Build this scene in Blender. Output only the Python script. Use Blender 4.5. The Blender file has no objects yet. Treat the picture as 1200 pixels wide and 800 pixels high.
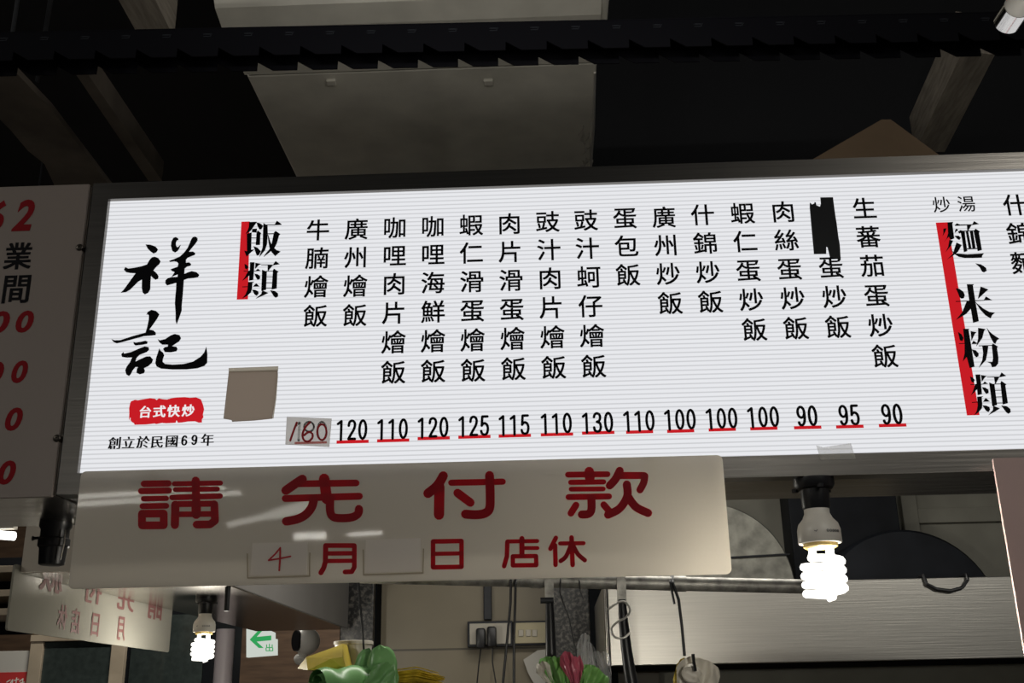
import bpy, bmesh, math, random
import mathutils
from mathutils import Vector, Matrix, noise
from mathutils.geometry import tessellate_polygon

SC = bpy.context.scene
COL = SC.collection
PI = math.pi
# ------------------------------------------------------------------ camera
F_PX = 1260.0
CAM = Vector((0.0, -1.25, 1.62))
YAW, PITCH, ROLL = -0.03106, 0.32709, -0.01899
_f = Vector((math.sin(YAW) * math.cos(PITCH), math.cos(YAW) * math.cos(PITCH), math.sin(PITCH)))
_r = Vector((math.cos(YAW), -math.sin(YAW), 0))
_u = _r.cross(_f)
RGT = _r * math.cos(ROLL) + _u * math.sin(ROLL)
UPV = _u * math.cos(ROLL) - _r * math.sin(ROLL)
FWD = _f
cam_data = bpy.data.cameras.new('camera')
cam_data.sensor_width = 36.0
cam_data.lens = F_PX / 1200.0 * 36.0
cam_data.clip_start = 0.01
cam = bpy.data.objects.new('camera', cam_data)
COL.objects.link(cam)
cam.matrix_world = Matrix(((RGT.x, UPV.x, -FWD.x, CAM.x), (RGT.y, UPV.y, -FWD.y, CAM.y), (RGT.z, UPV.z, -FWD.z, CAM.z), (0, 0, 0, 1)))
SC.camera = cam


def ray(x, y):
    return RGT * ((x - 600) / F_PX) + UPV * ((400 - y) / F_PX) + FWD


def P(x, y, Y=0.0):                      # where the sight line of a photo pixel meets the plane at depth Y
    d = ray(x, y)
    return CAM + d * ((Y - CAM.y) / d.y)


def PZ(x, y, Z):
    d = ray(x, y)
    return CAM + d * ((Z - CAM.z) / d.z)


def PX(x, y, X):
    d = ray(x, y)
    return CAM + d * ((X - CAM.x) / d.x)


# ------------------------------------------------------------------ world, lamps, exposure
vs = SC.view_settings
vs.view_transform = 'Standard'
vs.look = 'None'
vs.exposure = 0.0
vs.gamma = 1.0
vs.use_curve_mapping = False
w = bpy.data.worlds.new('night')
SC.world = w
w.use_nodes = True
w.node_tree.nodes['Background'].inputs[0].default_value = (0.9, 0.95, 1.0, 1)
w.node_tree.nodes['Background'].inputs[1].default_value = 0.012

FRONT_POWER = 7.0
BULB_GLOW = 2.4
BULB_WATTS = 6.0
MENU_GLOW = 0.84


def tube_or_fill_light(a, b, width, power, aim=(0, 0, 1.9), col=(1.0, 0.96, 0.88)):
    """a rectangular area light, for a tube of the place or an added unseen fill"""
    a, b = Vector(a), Vector(b)
    l = bpy.data.lights.new('tube_or_fill', 'AREA')
    l.shape = 'RECTANGLE'
    l.size = (b - a).length
    l.size_y = width
    l.energy = power
    l.color = col
    o = bpy.data.objects.new('tube_or_fill', l)
    COL.objects.link(o)
    xa = (b - a).normalized()
    mid = (a + b) / 2
    za = -(Vector(aim) - mid)
    za = (za - xa * za.dot(xa)).normalized()
    ya = za.cross(xa)
    o.matrix_world = Matrix(((xa.x, ya.x, za.x, mid.x), (xa.y, ya.y, za.y, mid.y), (xa.z, ya.z, za.z, mid.z), (0, 0, 0, 1)))
    return o


def mirror_pt(px, py, dist, plane_y=-0.034):
    """a point seen reflected in the hanging sign"""
    h = P(px, py, plane_y)
    d = ray(px, py).normalized()
    d.y = -d.y
    return h + d * dist


tube_or_fill_light(mirror_pt(70, 583, 5.2), mirror_pt(262, 571, 6.4), 0.025, FRONT_POWER * .28)
tube_or_fill_light(mirror_pt(70, 592, 5.2), mirror_pt(282, 577, 6.4), 0.025, FRONT_POWER * .28)
tube_or_fill_light(mirror_pt(318, 603, 6.2), mirror_pt(362, 592, 5.6), 0.07, FRONT_POWER * .2)
tube_or_fill_light(mirror_pt(266, 615, 7.2), mirror_pt(318, 603, 6.2), 0.04, FRONT_POWER * .2)
tube_or_fill_light(mirror_pt(344, 628, 7.0), mirror_pt(382, 627, 7.0), 0.05, FRONT_POWER * .13)
tube_or_fill_light(mirror_pt(407, 626, 7.5), mirror_pt(447, 624, 7.5), 0.03, FRONT_POWER * .08)
tube_or_fill_light((2.0, -3.2, 3.5), (3.2, -3.4, 3.5), 0.06, FRONT_POWER * 3.2)  # added unseen fill light from the front right
tube_or_fill_light((-4.4, -2.0, 3.4), (-3.3, -2.3, 3.4), 0.06, FRONT_POWER * 3.7)  # added unseen fill light from the front left
# added unseen light just above the frame, brightening the underside of the air conditioner
tube_or_fill_light((-.65, .32, 2.925), (.55, .30, 2.925), 0.05, 2.3, (-.05, 2.2, 3.5))
# the kitchen's own tube behind the sign boxes, then two added unseen fill lights over the left passage
tube_or_fill_light((-.5, 1.15, 2.38), (.7, 1.15, 2.38), 0.05, 8.5, (0.1, 1.35, 0))
tube_or_fill_light((-2.2, 3.6, 3.2), (-1.0, 3.6, 3.2), 0.05, 26.0, (-1.7, 4.6, 0.5))  # fill added to brighten the passage cabinets
tube_or_fill_light((-1.2, 5.2, 3.4), (-.9, 6.2, 3.4), 0.05, 22.0, (-1.3, 7.2, 1.4))  # second added fill, towards the far wall


# ------------------------------------------------------------------ materials
MATS = {}


def nt(name):
    m = bpy.data.materials.new(name)
    m.use_nodes = True
    t = m.node_tree
    return m, t, t.nodes['Principled BSDF'], t.nodes['Material Output']


def mat(name, col, rough=0.5, metal=0.0, var=0.0, scale=20.0, bump=0.0, stretch=None, trans=0.0, alpha=1.0, spec=None, coat=0.0):
    m, t, b, o = nt(name)
    b.inputs['Base Color'].default_value = (*col, 1)
    b.inputs['Roughness'].default_value = rough
    b.inputs['Metallic'].default_value = metal
    if spec is not None:
        b.inputs['Specular IOR Level'].default_value = spec
    b.inputs['Transmission Weight'].default_value = trans
    b.inputs['Alpha'].default_value = alpha
    b.inputs['Coat Weight'].default_value = coat
    if var > 0 or bump > 0:
        tc = t.nodes.new('ShaderNodeTexCoord')
        mp = t.nodes.new('ShaderNodeMapping')
        if stretch:
            mp.inputs['Scale'].default_value = stretch
        t.links.new(tc.outputs['Object'], mp.inputs[0])
        n = t.nodes.new('ShaderNodeTexNoise')
        n.inputs['Scale'].default_value = scale
        n.inputs['Detail'].default_value = 6
        t.links.new(mp.outputs[0], n.inputs['Vector'])
        if var > 0:
            r = t.nodes.new('ShaderNodeValToRGB')
            r.color_ramp.elements[0].position = 0.3
            r.color_ramp.elements[1].position = 0.7
            r.color_ramp.elements[0].color = (*[c * (1 - var) for c in col], 1)
            r.color_ramp.elements[1].color = (*[min(1, c * (1 + var)) for c in col], 1)
            t.links.new(n.outputs[0], r.inputs[0])
            t.links.new(r.outputs[0], b.inputs['Base Color'])
        if bump > 0:
            bp = t.nodes.new('ShaderNodeBump')
            bp.inputs['Strength'].default_value = bump
            bp.inputs['Distance'].default_value = 0.002
            t.links.new(n.outputs[0], bp.inputs['Height'])
            t.links.new(bp.outputs[0], b.inputs['Normal'])
    MATS[name] = m
    return m


def emis(name, col, strength, ribs=False):
    m, t, b, o = nt(name)
    t.nodes.remove(b)
    e = t.nodes.new('ShaderNodeEmission')
    e.inputs[0].default_value = (*col, 1)
    e.inputs[1].default_value = strength
    t.links.new(e.outputs[0], o.inputs[0])
    if ribs:                              # the webs inside the twin-wall sheet
        tc = t.nodes.new('ShaderNodeTexCoord')
        sx = t.nodes.new('ShaderNodeSeparateXYZ')
        t.links.new(tc.outputs['Object'], sx.inputs[0])
        mu = t.nodes.new('ShaderNodeMath'); mu.operation = 'MULTIPLY'; mu.inputs[1].default_value = 1 / 0.00565
        t.links.new(sx.outputs['Z'], mu.inputs[0])
        fr = t.nodes.new('ShaderNodeMath'); fr.operation = 'FRACT'
        t.links.new(mu.outputs[0], fr.inputs[0])
        r = t.nodes.new('ShaderNodeValToRGB')
        el = r.color_ramp.elements
        el[0].position = 0.0; el[0].color = (1, 1, 1, 1)
        el[1].position = 1.0; el[1].color = (1, 1, 1, 1)
        for p, v in ((0.55, 1.0), (0.72, .74), (0.82, .74), (0.97, 1.0)):
            q = el.new(p); q.color = (v, v, v, 1)
        t.links.new(fr.outputs[0], r.inputs[0])
        mx = t.nodes.new('ShaderNodeMix'); mx.data_type = 'RGBA'; mx.blend_type = 'MULTIPLY'
        mx.inputs[0].default_value = 1
        mx.inputs[6].default_value = (*col, 1)
        t.links.new(r.outputs[0], mx.inputs[7])
        t.links.new(mx.outputs[2], e.inputs[0])
    MATS[name] = m
    return m


def acrylic(name, col, tcol, mixf, rough=0.12):
    m, t, b, o = nt(name)
    b.inputs['Base Color'].default_value = (*col, 1)
    b.inputs['Roughness'].default_value = rough
    tr = t.nodes.new('ShaderNodeBsdfTranslucent')
    tr.inputs[0].default_value = (*tcol, 1)
    mx = t.nodes.new('ShaderNodeMixShader')
    mx.inputs[0].default_value = mixf
    t.links.new(b.outputs[0], mx.inputs[1])
    t.links.new(tr.outputs[0], mx.inputs[2])
    t.links.new(mx.outputs[0], o.inputs[0])
    MATS[name] = m
    return m


def granite(name):
    m, t, b, o = nt(name)
    tc = t.nodes.new('ShaderNodeTexCoord')
    n = t.nodes.new('ShaderNodeTexNoise'); n.inputs['Scale'].default_value = 90; n.inputs['Detail'].default_value = 3
    t.links.new(tc.outputs['Object'], n.inputs['Vector'])
    r = t.nodes.new('ShaderNodeValToRGB')
    e = r.color_ramp.elements
    e[0].position = 0.45; e[0].color = (.012, .012, .012, 1)
    e[1].position = 0.68; e[1].color = (.13, .12, .105, 1)
    t.links.new(n.outputs[0], r.inputs[0])
    t.links.new(r.outputs[0], b.inputs['Base Color'])
    b.inputs['Roughness'].default_value = .35
    MATS[name] = m
    return m


def walltile(name, col, seam_z, period):
    m, t, b, o = nt(name)
    tc = t.nodes.new('ShaderNodeTexCoord')
    sx = t.nodes.new('ShaderNodeSeparateXYZ')
    t.links.new(tc.outputs['Object'], sx.inputs[0])
    a = t.nodes.new('ShaderNodeMath'); a.operation = 'SUBTRACT'; a.inputs[1].default_value = seam_z
    t.links.new(sx.outputs['Z'], a.inputs[0])
    d = t.nodes.new('ShaderNodeMath'); d.operation = 'DIVIDE'; d.inputs[1].default_value = period
    t.links.new(a.outputs[0], d.inputs[0])
    f = t.nodes.new('ShaderNodeMath'); f.operation = 'FRACT'
    t.links.new(d.outputs[0], f.inputs[0])
    g = t.nodes.new('ShaderNodeMath'); g.operation = 'GREATER_THAN'; g.inputs[1].default_value = 0.012
    t.links.new(f.outputs[0], g.inputs[0])
    n = t.nodes.new('ShaderNodeTexNoise'); n.inputs['Scale'].default_value = 3; n.inputs['Detail'].default_value = 4
    t.links.new(tc.outputs['Object'], n.inputs['Vector'])
    r = t.nodes.new('ShaderNodeValToRGB')
    r.color_ramp.elements[0].position = .3; r.color_ramp.elements[1].position = .7
    r.color_ramp.elements[0].color = (*[c * .85 for c in col], 1)
    r.color_ramp.elements[1].color = (*[c * 1.1 for c in col], 1)
    t.links.new(n.outputs[0], r.inputs[0])
    mx = t.nodes.new('ShaderNodeMix'); mx.data_type = 'RGBA'
    t.links.new(g.outputs[0], mx.inputs[0])
    mx.inputs[6].default_value = (*[c * .35 for c in col], 1)
    t.links.new(r.outputs[0], mx.inputs[7])
    t.links.new(mx.outputs[2], b.inputs['Base Color'])
    b.inputs['Roughness'].default_value = .4
    MATS[name] = m
    return m


emis('menu_sheet', (0.955, 0.965, 1.0), MENU_GLOW, ribs=True)
emis('lit_red', (0.56, 0.012, 0.018), 1.0)
emis('lit_white', (0.95, 0.93, 0.95), .9)
emis('spiral_glow', (1.0, 0.97, 0.88), BULB_GLOW)
emis('tube_glow', (1.0, 0.97, 0.9), 18.0)
emis('far_tube_glow', (1.0, 0.97, 0.9), 4.0)
emis('exit_white', (0.80, 0.86, 0.78), .72)
emis('exit_green', (0.04, 0.42, 0.12), .8)
mat('ink', (0.006, 0.006, 0.008), .6, spec=.08)
acrylic('sign_red', (0.48, 0.018, 0.035), (1.0, .04, .07), .6, .35)
mat('dim_red', (0.25, 0.006, 0.011), .6, spec=.1)
mat('felt_red', (0.50, 0.02, 0.03), .6)
acrylic('sign_white', (.70, .67, .62), (.90, .86, .79), .60, .03)
acrylic('panel_white', (.33, .28, .25), (.5, .47, .42), .1, .3)
acrylic('sign_pink', (.62, .46, .43), (.6, .45, .4), .12, .2)
mat('steel', (.20, .19, .175), .30, 1.0, var=.10, scale=6, bump=.06, stretch=(1, 8, 60))
mat('steel_bright', (.62, .60, .55), .34, 1.0, var=.06, scale=5, bump=.1, stretch=(1, 8, 60))
mat('steel_under', (.55, .52, .48), .22, 1.0, var=.12, scale=4, bump=.25, stretch=(2, 12, 1))
mat('galvanised', (.38, .37, .34), .5, .6, var=.45, scale=45, bump=.3)
mat('galvanised_duct', (.26, .255, .22), .6, .3, var=.35, scale=28, bump=.2)
mat('black_plastic', (.012, .012, .014), .38)
mat('black_matte', (.009, .010, .012), .9, spec=.08)
mat('dark_void', (.010, .011, .014), .9)
mat('dark_steel', (.035, .037, .042), .5, .4, var=.25, scale=12)
mat('fan_black', (.014, .016, .021), .6, 0, var=.3, scale=10, spec=.25)
mat('tray_black', (.005, .005, .007), .6, spec=.06)
mat('ac_white', (.66, .64, .57), .55, var=.12, scale=7, bump=.08)
mat('foil', (.75, .73, .68), .35, .5)
mat('joist_wood', (.34, .30, .25), .7, var=.3, scale=9, stretch=(8, 1, 8), bump=.3)
mat('ply_dark', (.16, .135, .11), .8, var=.3, scale=6)
mat('cardboard', (.22, .15, .09), .8, var=.1, scale=14)
mat('ceramic', (.80, .76, .68), .35)
mat('amber', (.85, .62, .22), .35)
acrylic('paper_card', (.90, .85, .79), (1.0, .97, .94), .40, .6)
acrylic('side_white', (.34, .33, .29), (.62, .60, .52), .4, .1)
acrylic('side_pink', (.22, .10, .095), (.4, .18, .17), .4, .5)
acrylic('paper_patch', (.50, .49, .46), (.78, .76, .73), .85, .6)
acrylic('ghost_grey', (.30, .30, .29), (.80, .80, .79), .9, .6)
acrylic('ghost_pink', (.42, .20, .20), (.85, .50, .48), .85, .6)
acrylic('sticker', (.33, .28, .22), (.53, .47, .41), .85, .6)
acrylic('sticker_pale', (.48, .44, .37), (.72, .68, .60), .85, .5)
mat('tape_black', (.006, .007, .010), .5, spec=.2)
mat('clear_tape', (.8, .78, .7), .3, alpha=.28)
mat('pocket', (.45, .38, .28), .4)
granite('granite')
mat('marks_grey', (.12, .12, .12), .6)
mat('wall_upper', (.012, .013, .016), .9)
mat('olive_wall', (.32, .31, .26), .7, var=.15, scale=6)
mat('floor', (.10, .09, .08), .5, var=.2, scale=4)
mat('outlet_white', (.55, .51, .43), .4)
mat('outlet_cream', (.50, .44, .28), .4)
mat('bag_green', (.20, .44, .16), .3, var=.15, scale=18, bump=.25)
mat('bag_lime', (.20, .44, .12), .3, var=.25, scale=25, bump=.3)
mat('bag_yellow', (.62, .48, .07), .35, var=.15, scale=20)
mat('bag_pink', (.50, .10, .15), .25, var=.2, scale=25)
mat('bag_white', (.62, .58, .50), .35, var=.1, scale=25, bump=.3)
mat('bag_clear', (.9, .9, .92), .08, alpha=.30)
mat('raffia', (.55, .38, .02), .5, var=.35, scale=60)
mat('chrome', (.75, .73, .7), .15, 1.0)
mat('pvc_lilac', (.50, .44, .46), .45)
mat('cam_white', (.85, .82, .76), .3)
mat('tan_plate', (.46, .41, .34), .5, var=.06, scale=6)
mat('wood_brown', (.16, .095, .055), .6, var=.3, scale=4, stretch=(1, 1, 8))
mat('wood_pale', (.40, .33, .24), .6, var=.15, scale=6)
mat('cab_glass', (.035, .045, .042), .12, var=.2, scale=30)
mat('board_white', (.55, .53, .48), .5)
mat('poster_red', (.55, .03, .03), .5)
mat('poster_white', (.8, .78, .7), .5)
mat('screw', (.08, .07, .06), .35, .8)
mat('side_grey', (.22, .21, .20), .5, var=.08, scale=5)


# ------------------------------------------------------------------ mesh helpers
class MB:
    def __init__(self):
        self.bm = bmesh.new()

    def box(self, x0, x1, y0, y1, z0, z1, bevel=0.0):
        r = bmesh.ops.create_cube(self.bm, size=1.0)
        vs_ = r['verts']
        for v in vs_:
            v.co = Vector(((x0 + x1) / 2 + v.co.x * (x1 - x0), (y0 + y1) / 2 + v.co.y * (y1 - y0), (z0 + z1) / 2 + v.co.z * (z1 - z0)))
        if bevel > 0:
            es = list({e for v in vs_ for e in v.link_edges})
            bmesh.ops.bevel(self.bm, geom=es, offset=bevel, segments=2, affect='EDGES', profile=.5)
        return self

    def prism(self, pts, n, t):
        """polygon of 3-D points, thickened by t along n"""
        n = Vector(n).normalized() * t
        pts = [Vector(p) for p in pts]
        a = [self.bm.verts.new(p) for p in pts]
        b = [self.bm.verts.new(p + n) for p in pts]
        for tri in tessellate_polygon([pts]):
            if len(set(tri)) == 3:
                try:
                    self.bm.faces.new([a[i] for i in tri])
                    self.bm.faces.new([b[i] for i in reversed(tri)])
                except ValueError:
                    pass
        k = len(pts)
        for i in range(k):
            j = (i + 1) % k
            try:
                self.bm.faces.new((a[i], a[j], b[j], b[i]))
            except ValueError:
                pass
        return self

    def tube(self, path, r, sides=8, caps=True):
        path = [Vector(p) for p in path]
        rr = r if isinstance(r, (list, tuple)) else [r] * len(path)
        rings = []
        prev = None
        for i, p in enumerate(path):
            d = (path[min(i + 1, len(path) - 1)] - path[max(i - 1, 0)]).normalized()
            if prev is None:
                a = d.orthogonal().normalized()
            else:
                a = (prev - d * prev.dot(d))
                a = a.normalized() if a.length > 1e-6 else d.orthogonal().normalized()
            prev = a
            b = d.cross(a)
            rings.append([self.bm.verts.new(p + (a * math.cos(2 * PI * k / sides) + b * math.sin(2 * PI * k / sides)) * rr[i]) for k in range(sides)])
        for i in range(len(rings) - 1):
            for k in range(sides):
                l = (k + 1) % sides
                self.bm.faces.new((rings[i][k], rings[i][l], rings[i + 1][l], rings[i + 1][k]))
        if caps:
            self.bm.faces.new(list(reversed(rings[0])))
            self.bm.faces.new(rings[-1])
        return self

    def lathe(self, prof, c, sides=24, axis='Z'):
        """prof: (radius, height) pairs along the axis"""
        c = Vector(c)
        rings = []
        for (r, h) in prof:
            ring = []
            for k in range(sides):
                a = 2 * PI * k / sides
                if axis == 'Z':
                    q = Vector((r * math.cos(a), r * math.sin(a), h))
                elif axis == 'Y':
                    q = Vector((r * math.cos(a), h, -r * math.sin(a)))
                else:
                    q = Vector((h, r * math.cos(a), r * math.sin(a)))
                ring.append(self.bm.verts.new(c + q))
            rings.append(ring)
        for i in range(len(rings) - 1):
            for k in range(sides):
                l = (k + 1) % sides
                self.bm.faces.new((rings[i][k], rings[i][l], rings[i + 1][l], rings[i + 1][k]))
        self.bm.faces.new(list(reversed(rings[0])))
        self.bm.faces.new(rings[-1])
        return self

    def grid(self, fn, nu, nv, closed_u=False):
        g = [[self.bm.verts.new(fn(u / (nu if closed_u else nu - 1), v / (nv - 1))) for u in range(nu)] for v in range(nv)]
        for v in range(nv - 1):
            for u in range(nu if closed_u else nu - 1):
                u2 = (u + 1) % nu
                self.bm.faces.new((g[v][u], g[v][u2], g[v + 1][u2], g[v + 1][u]))
        return self

    def blob(self, c, r, seed=0, amp=.25, freq=2.0, sub=3):
        res = bmesh.ops.create_icosphere(self.bm, subdivisions=sub, radius=1.0)
        off = Vector((seed * 3.7, seed * 1.3, seed * 7.1))
        for v in res['verts']:
            n = v.co.normalized()
            k = 1 + amp * noise.noise(n * freq + off) + amp * .5 * abs(noise.noise(n * freq * 2.3 + off))
            v.co = Vector((c[0] + n.x * r[0] * k, c[1] + n.y * r[1] * k, c[2] + n.z * r[2] * k))
        return self

    def mesh(self, name, material, smooth=False):
        bmesh.ops.recalc_face_normals(self.bm, faces=self.bm.faces)
        me = bpy.data.meshes.new(name)
        self.bm.to_mesh(me)
        self.bm.free()
        me.materials.append(MATS[material])
        if smooth:
            for p in me.polygons:
                p.use_smooth = True
            try:
                me.set_sharp_from_angle(angle=math.radians(40))
            except Exception:
                pass
        return me

    def build(self, name, material, parent=None, smooth=False):
        """parts keep world coordinates: their thing's empty moves, so offset by its place"""
        me = self.mesh(name, material, smooth)
        o = bpy.data.objects.new(name, me)
        COL.objects.link(o)
        if parent is not None:
            o.parent = parent
            org = world_of(parent)
            me.transform(Matrix.Translation(-org))
            o['_org'] = 0
            del o['_org']
        return o


def world_of(o):
    p = Vector(o.location)
    while o.parent:
        o = o.parent
        p += Vector(o.location)
    return p


def tag(o, label, cat, group=None, kind=None):
    o['label'] = label
    o['category'] = cat
    if group:
        o['group'] = group
    if kind:
        o['kind'] = kind
    return o


def thing(name, loc, label, cat, group=None):
    o = bpy.data.objects.new(name, None)
    o.empty_display_size = .02
    COL.objects.link(o)
    o.location = loc
    return tag(o, label, cat, group)


def structure(o, label=None, cat=None):
    o['kind'] = 'structure'
    if label:
        o['label'] = label
        o['category'] = cat
    return o


def clone(root, loc, label=None, group=None):
    def cp(o, par):
        c = o.copy()
        COL.objects.link(c)
        c.parent = par
        for ch in list(o.children):
            cp(ch, c)
        return c
    r = cp(root, None)
    r.location = loc
    if label:
        r['label'] = label
    if group:
        r['group'] = group
    return r


# ------------------------------------------------------------------ writing
_glyphs = {}


def glyph(ch, offset=0.0, shear=0.0, thick=.006):
    key = (ch, offset, shear)
    if key not in _glyphs:
        c = bpy.data.curves.new('glyph', 'FONT')
        c.body = ch
        c.size = 1.0
        c.offset = offset
        c.shear = shear
        c.extrude = thick
        c.resolution_u = 4
        o = bpy.data.objects.new('glyph', c)
        COL.objects.link(o)
        dg = bpy.context.evaluated_depsgraph_get()
        dg.update()
        me = bpy.data.meshes.new_from_object(o.evaluated_get(dg))
        vs_ = [v.co.copy() for v in me.vertices]
        fs = [tuple(p.vertices) for p in me.polygons]
        bpy.data.objects.remove(o)
        bpy.data.curves.remove(c)
        bpy.data.meshes.remove(me)
        _glyphs[key] = (vs_, fs)
    return _glyphs[key]


def put_glyph(mb, ch, c, em, offset=0.0, shear=0.0, sx=1.0, dx=(0.0,), fit=None, to=None):
    """set a character upright, facing the street, its cell centred at c. fit: (x0,x1,z0,z1) box to fill instead"""
    vs_, fs = glyph(ch, offset, shear)
    if to is None:
        def to(x, y, z):
            return Vector((x, c[1] - z, y))
    if fit:
        xs = [v.x for v in vs_]; ys = [v.y for v in vs_]
        ax, bx, ay, by = min(xs), max(xs), min(ys), max(ys)
    for copy_no, d in enumerate(dx):
        d, dz = d if isinstance(d, tuple) else (d, 0.0)
        nv = []
        for v in vs_:
            if fit:
                x = fit[0] + ((v.x - ax) / (bx - ax) + d) * (fit[1] - fit[0])
                z = fit[2] + ((v.y - ay) / (by - ay) + dz) * (fit[3] - fit[2])
                t = v.z * (fit[3] - fit[2])
            else:
                x = c[0] + ((v.x - .5) * sx + d) * em
                z = c[2] + (v.y - .38 + dz) * em
                t = v.z * em
            nv.append(mb.bm.verts.new(to(x, z, t + (8e-6 * copy_no if v.z > 0 else 0.0))))
        for f in fs:
            try:
                mb.bm.faces.new([nv[i] for i in f])
            except ValueError:
                pass


def smooth_path(pts, n=6):
    pts = [Vector((p[0], p[1], 0)) for p in pts]
    out = []
    for i in range(len(pts) - 1):
        p0 = pts[max(i - 1, 0)]; p1 = pts[i]; p2 = pts[i + 1]; p3 = pts[min(i + 2, len(pts) - 1)]
        for k in range(n):
            t = k / n
            out.append(.5 * ((2 * p1) + (p2 - p0) * t + (2 * p0 - 5 * p1 + 4 * p2 - p3) * t * t + (3 * p1 - p0 - 3 * p2 + p3) * t ** 3))
    out.append(pts[-1])
    return [(p.x, p.y) for p in out]


def _lift(t):
    """each overlapping piece of a brush stroke ends a hair higher than the last, so no two faces coincide"""
    return t + 6e-6 if t >= 0 else t - 6e-6


def stroke(mb, pts, width, to, t, closed=False, smooth=False, nrm=(0, -1, 0), cap=True):
    """a brush stroke of even width in 2-D, lifted to the surface by to(x, y)"""
    if smooth:
        pts = smooth_path(pts)
    if closed:
        pts = list(pts) + [pts[0]]
    t = t + getattr(mb, 'lift', 0.0) * (1 if t >= 0 else -1)
    mb.lift = getattr(mb, 'lift', 0.0) % 2e-4 + 6e-6 * (2 * len(pts) + 1)
    h = width / 2
    for i in range(len(pts) - 1):
        t = _lift(t)
        (x0, y0), (x1, y1) = pts[i], pts[i + 1]
        L = math.hypot(x1 - x0, y1 - y0)
        if L < 1e-9:
            continue
        nx, ny = -(y1 - y0) / L * h, (x1 - x0) / L * h
        mb.prism([to(x0 + nx, y0 + ny), to(x1 + nx, y1 + ny), to(x1 - nx, y1 - ny), to(x0 - nx, y0 - ny)], nrm, t)
    for i, (x, y) in enumerate(pts):
        if not cap and i in (0, len(pts) - 1):
            continue
        t = _lift(t)
        mb.prism([to(x + h * math.cos(a * PI / 5), y + h * math.sin(a * PI / 5)) for a in range(10)], nrm, t)


def crop(ox, oy, s, Y):
    """photo crop coordinates -> the plane at depth Y"""
    return lambda x, y: P(ox + x / s, oy + y / s, Y)


DIGITS = {
    '0': [('c', [(.21 + .155 * math.cos(2 * PI * k / 20), .5 + .435 * math.sin(2 * PI * k / 20)) for k in range(20)])],
    '1': [('p', [(.07, .80), (.23, .93), (.23, .03)])],
    '2': [('s', [(.065, .70), (.10, .87), (.21, .935), (.32, .87), (.355, .71), (.30, .50), (.16, .25), (.07, .065)]), ('p', [(.07, .065), (.37, .065)])],
    '3': [('s', [(.06, .76), (.11, .89), (.20, .935), (.31, .88), (.345, .74), (.30, .59), (.19, .53)]), ('s', [(.19, .53), (.32, .46), (.36, .29), (.31, .12), (.20, .065), (.09, .12), (.05, .26)])],
    '5': [('p', [(.345, .935), (.105, .935), (.075, .50)]), ('s', [(.075, .50), (.12, .57), (.21, .61), (.32, .53), (.36, .34), (.31, .13), (.20, .065), (.09, .12), (.05, .24)])],
    '6': [('c', [(.21 + .15 * math.cos(2 * PI * k / 18), .32 + .255 * math.sin(2 * PI * k / 18)) for k in range(18)]), ('s', [(.33, .80), (.30, .90), (.21, .935), (.11, .83), (.065, .62), (.06, .34)])],
    '9': [('c', [(.21 + .15 * math.cos(2 * PI * k / 18), .68 + .255 * math.sin(2 * PI * k / 18)) for k in range(18)]), ('s', [(.36, .66), (.355, .38), (.31, .17), (.21, .065), (.12, .10), (.08, .20)])],
}


def put_digits(mb, s, cx, z0, h, Y, t=.0006, width=.125, adv=.515, to=None):
    to = to or (lambda x, y: Vector((x, Y, y)))
    total = adv * (len(s) - 1) + .42
    x = cx - total * h / 2
    for ch in s:
        for kind, pts in DIGITS[ch]:
            q = [(x + px * h, z0 + pz * h) for px, pz in pts]
            stroke(mb, q, width * h, to, t, closed=(kind == 'c'), smooth=(kind == 's'))
        x += adv * h


def polys(mb, plist, to, t=.0006, nrm=(0, -1, 0)):
    for pl in plist:
        t = _lift(t)
        mb.prism([to(x, y) for x, y in pl], nrm, t)


# ------------------------------------------------------------------ the setting
structure(MB().box(-5, 5, -3.0, 9, -.1, 0).build('floor', 'floor'), 'dark floor of the market stall, below the frame', 'floor')
structure(MB().box(-5, 5, .3, 9, 4.4, 4.5).build('ceiling', 'dark_void'), 'black ceiling high above the menu light box', 'ceiling')  # one even near-black colour
WY = 2.5
seam = P(500, 760, WY).z
walltile('wall_tile', (.26, .222, .152), seam - 0.006, .55)
xl = P(425, 740, WY).x
structure(MB().box(xl, 1.2, WY, WY + .12, 0, 2.45).build('wall_back', 'wall_tile'), 'beige panelled rear wall with the power outlets', 'wall')
structure(MB().box(.35, 4, WY - .02, WY - .001, 1.6, 2.449).build('wall_back_panel', 'olive_wall'), 'olive grey sheet wall behind the extractor fan', 'wall')
structure(MB().box(xl, 5, WY, WY + .12, 2.45, 4.4).build('wall_upper', 'wall_upper'), 'black upper wall above the stall', 'wall')  # plain near-black base colour above the tiled part
structure(MB().box(1.2, 5, WY, WY + .12, 0, 2.45).build('wall_right', 'wall_upper'), 'dark rear wall right of the hood', 'wall')
FY = 7.2
structure(MB().box(-5, xl, FY, FY + .1, 0, 4.4).build('wall_far', 'wood_brown'), 'dark brown far wall beyond the passage', 'wall')
structure(MB().box(-5.1, -5, .3, FY, 0, 4.4).build('wall_left', 'dark_void'), 'dark wall left of the passage', 'wall')


def pillar(x0, x1, y, label):
    a, b = P(x0, 740, y), P(x1, 740, y)
    return structure(MB().box(a.x, b.x, y, WY + .02, 0, 2.4, .004).build('granite_pillar', 'granite'), label, 'pillar')


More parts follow.
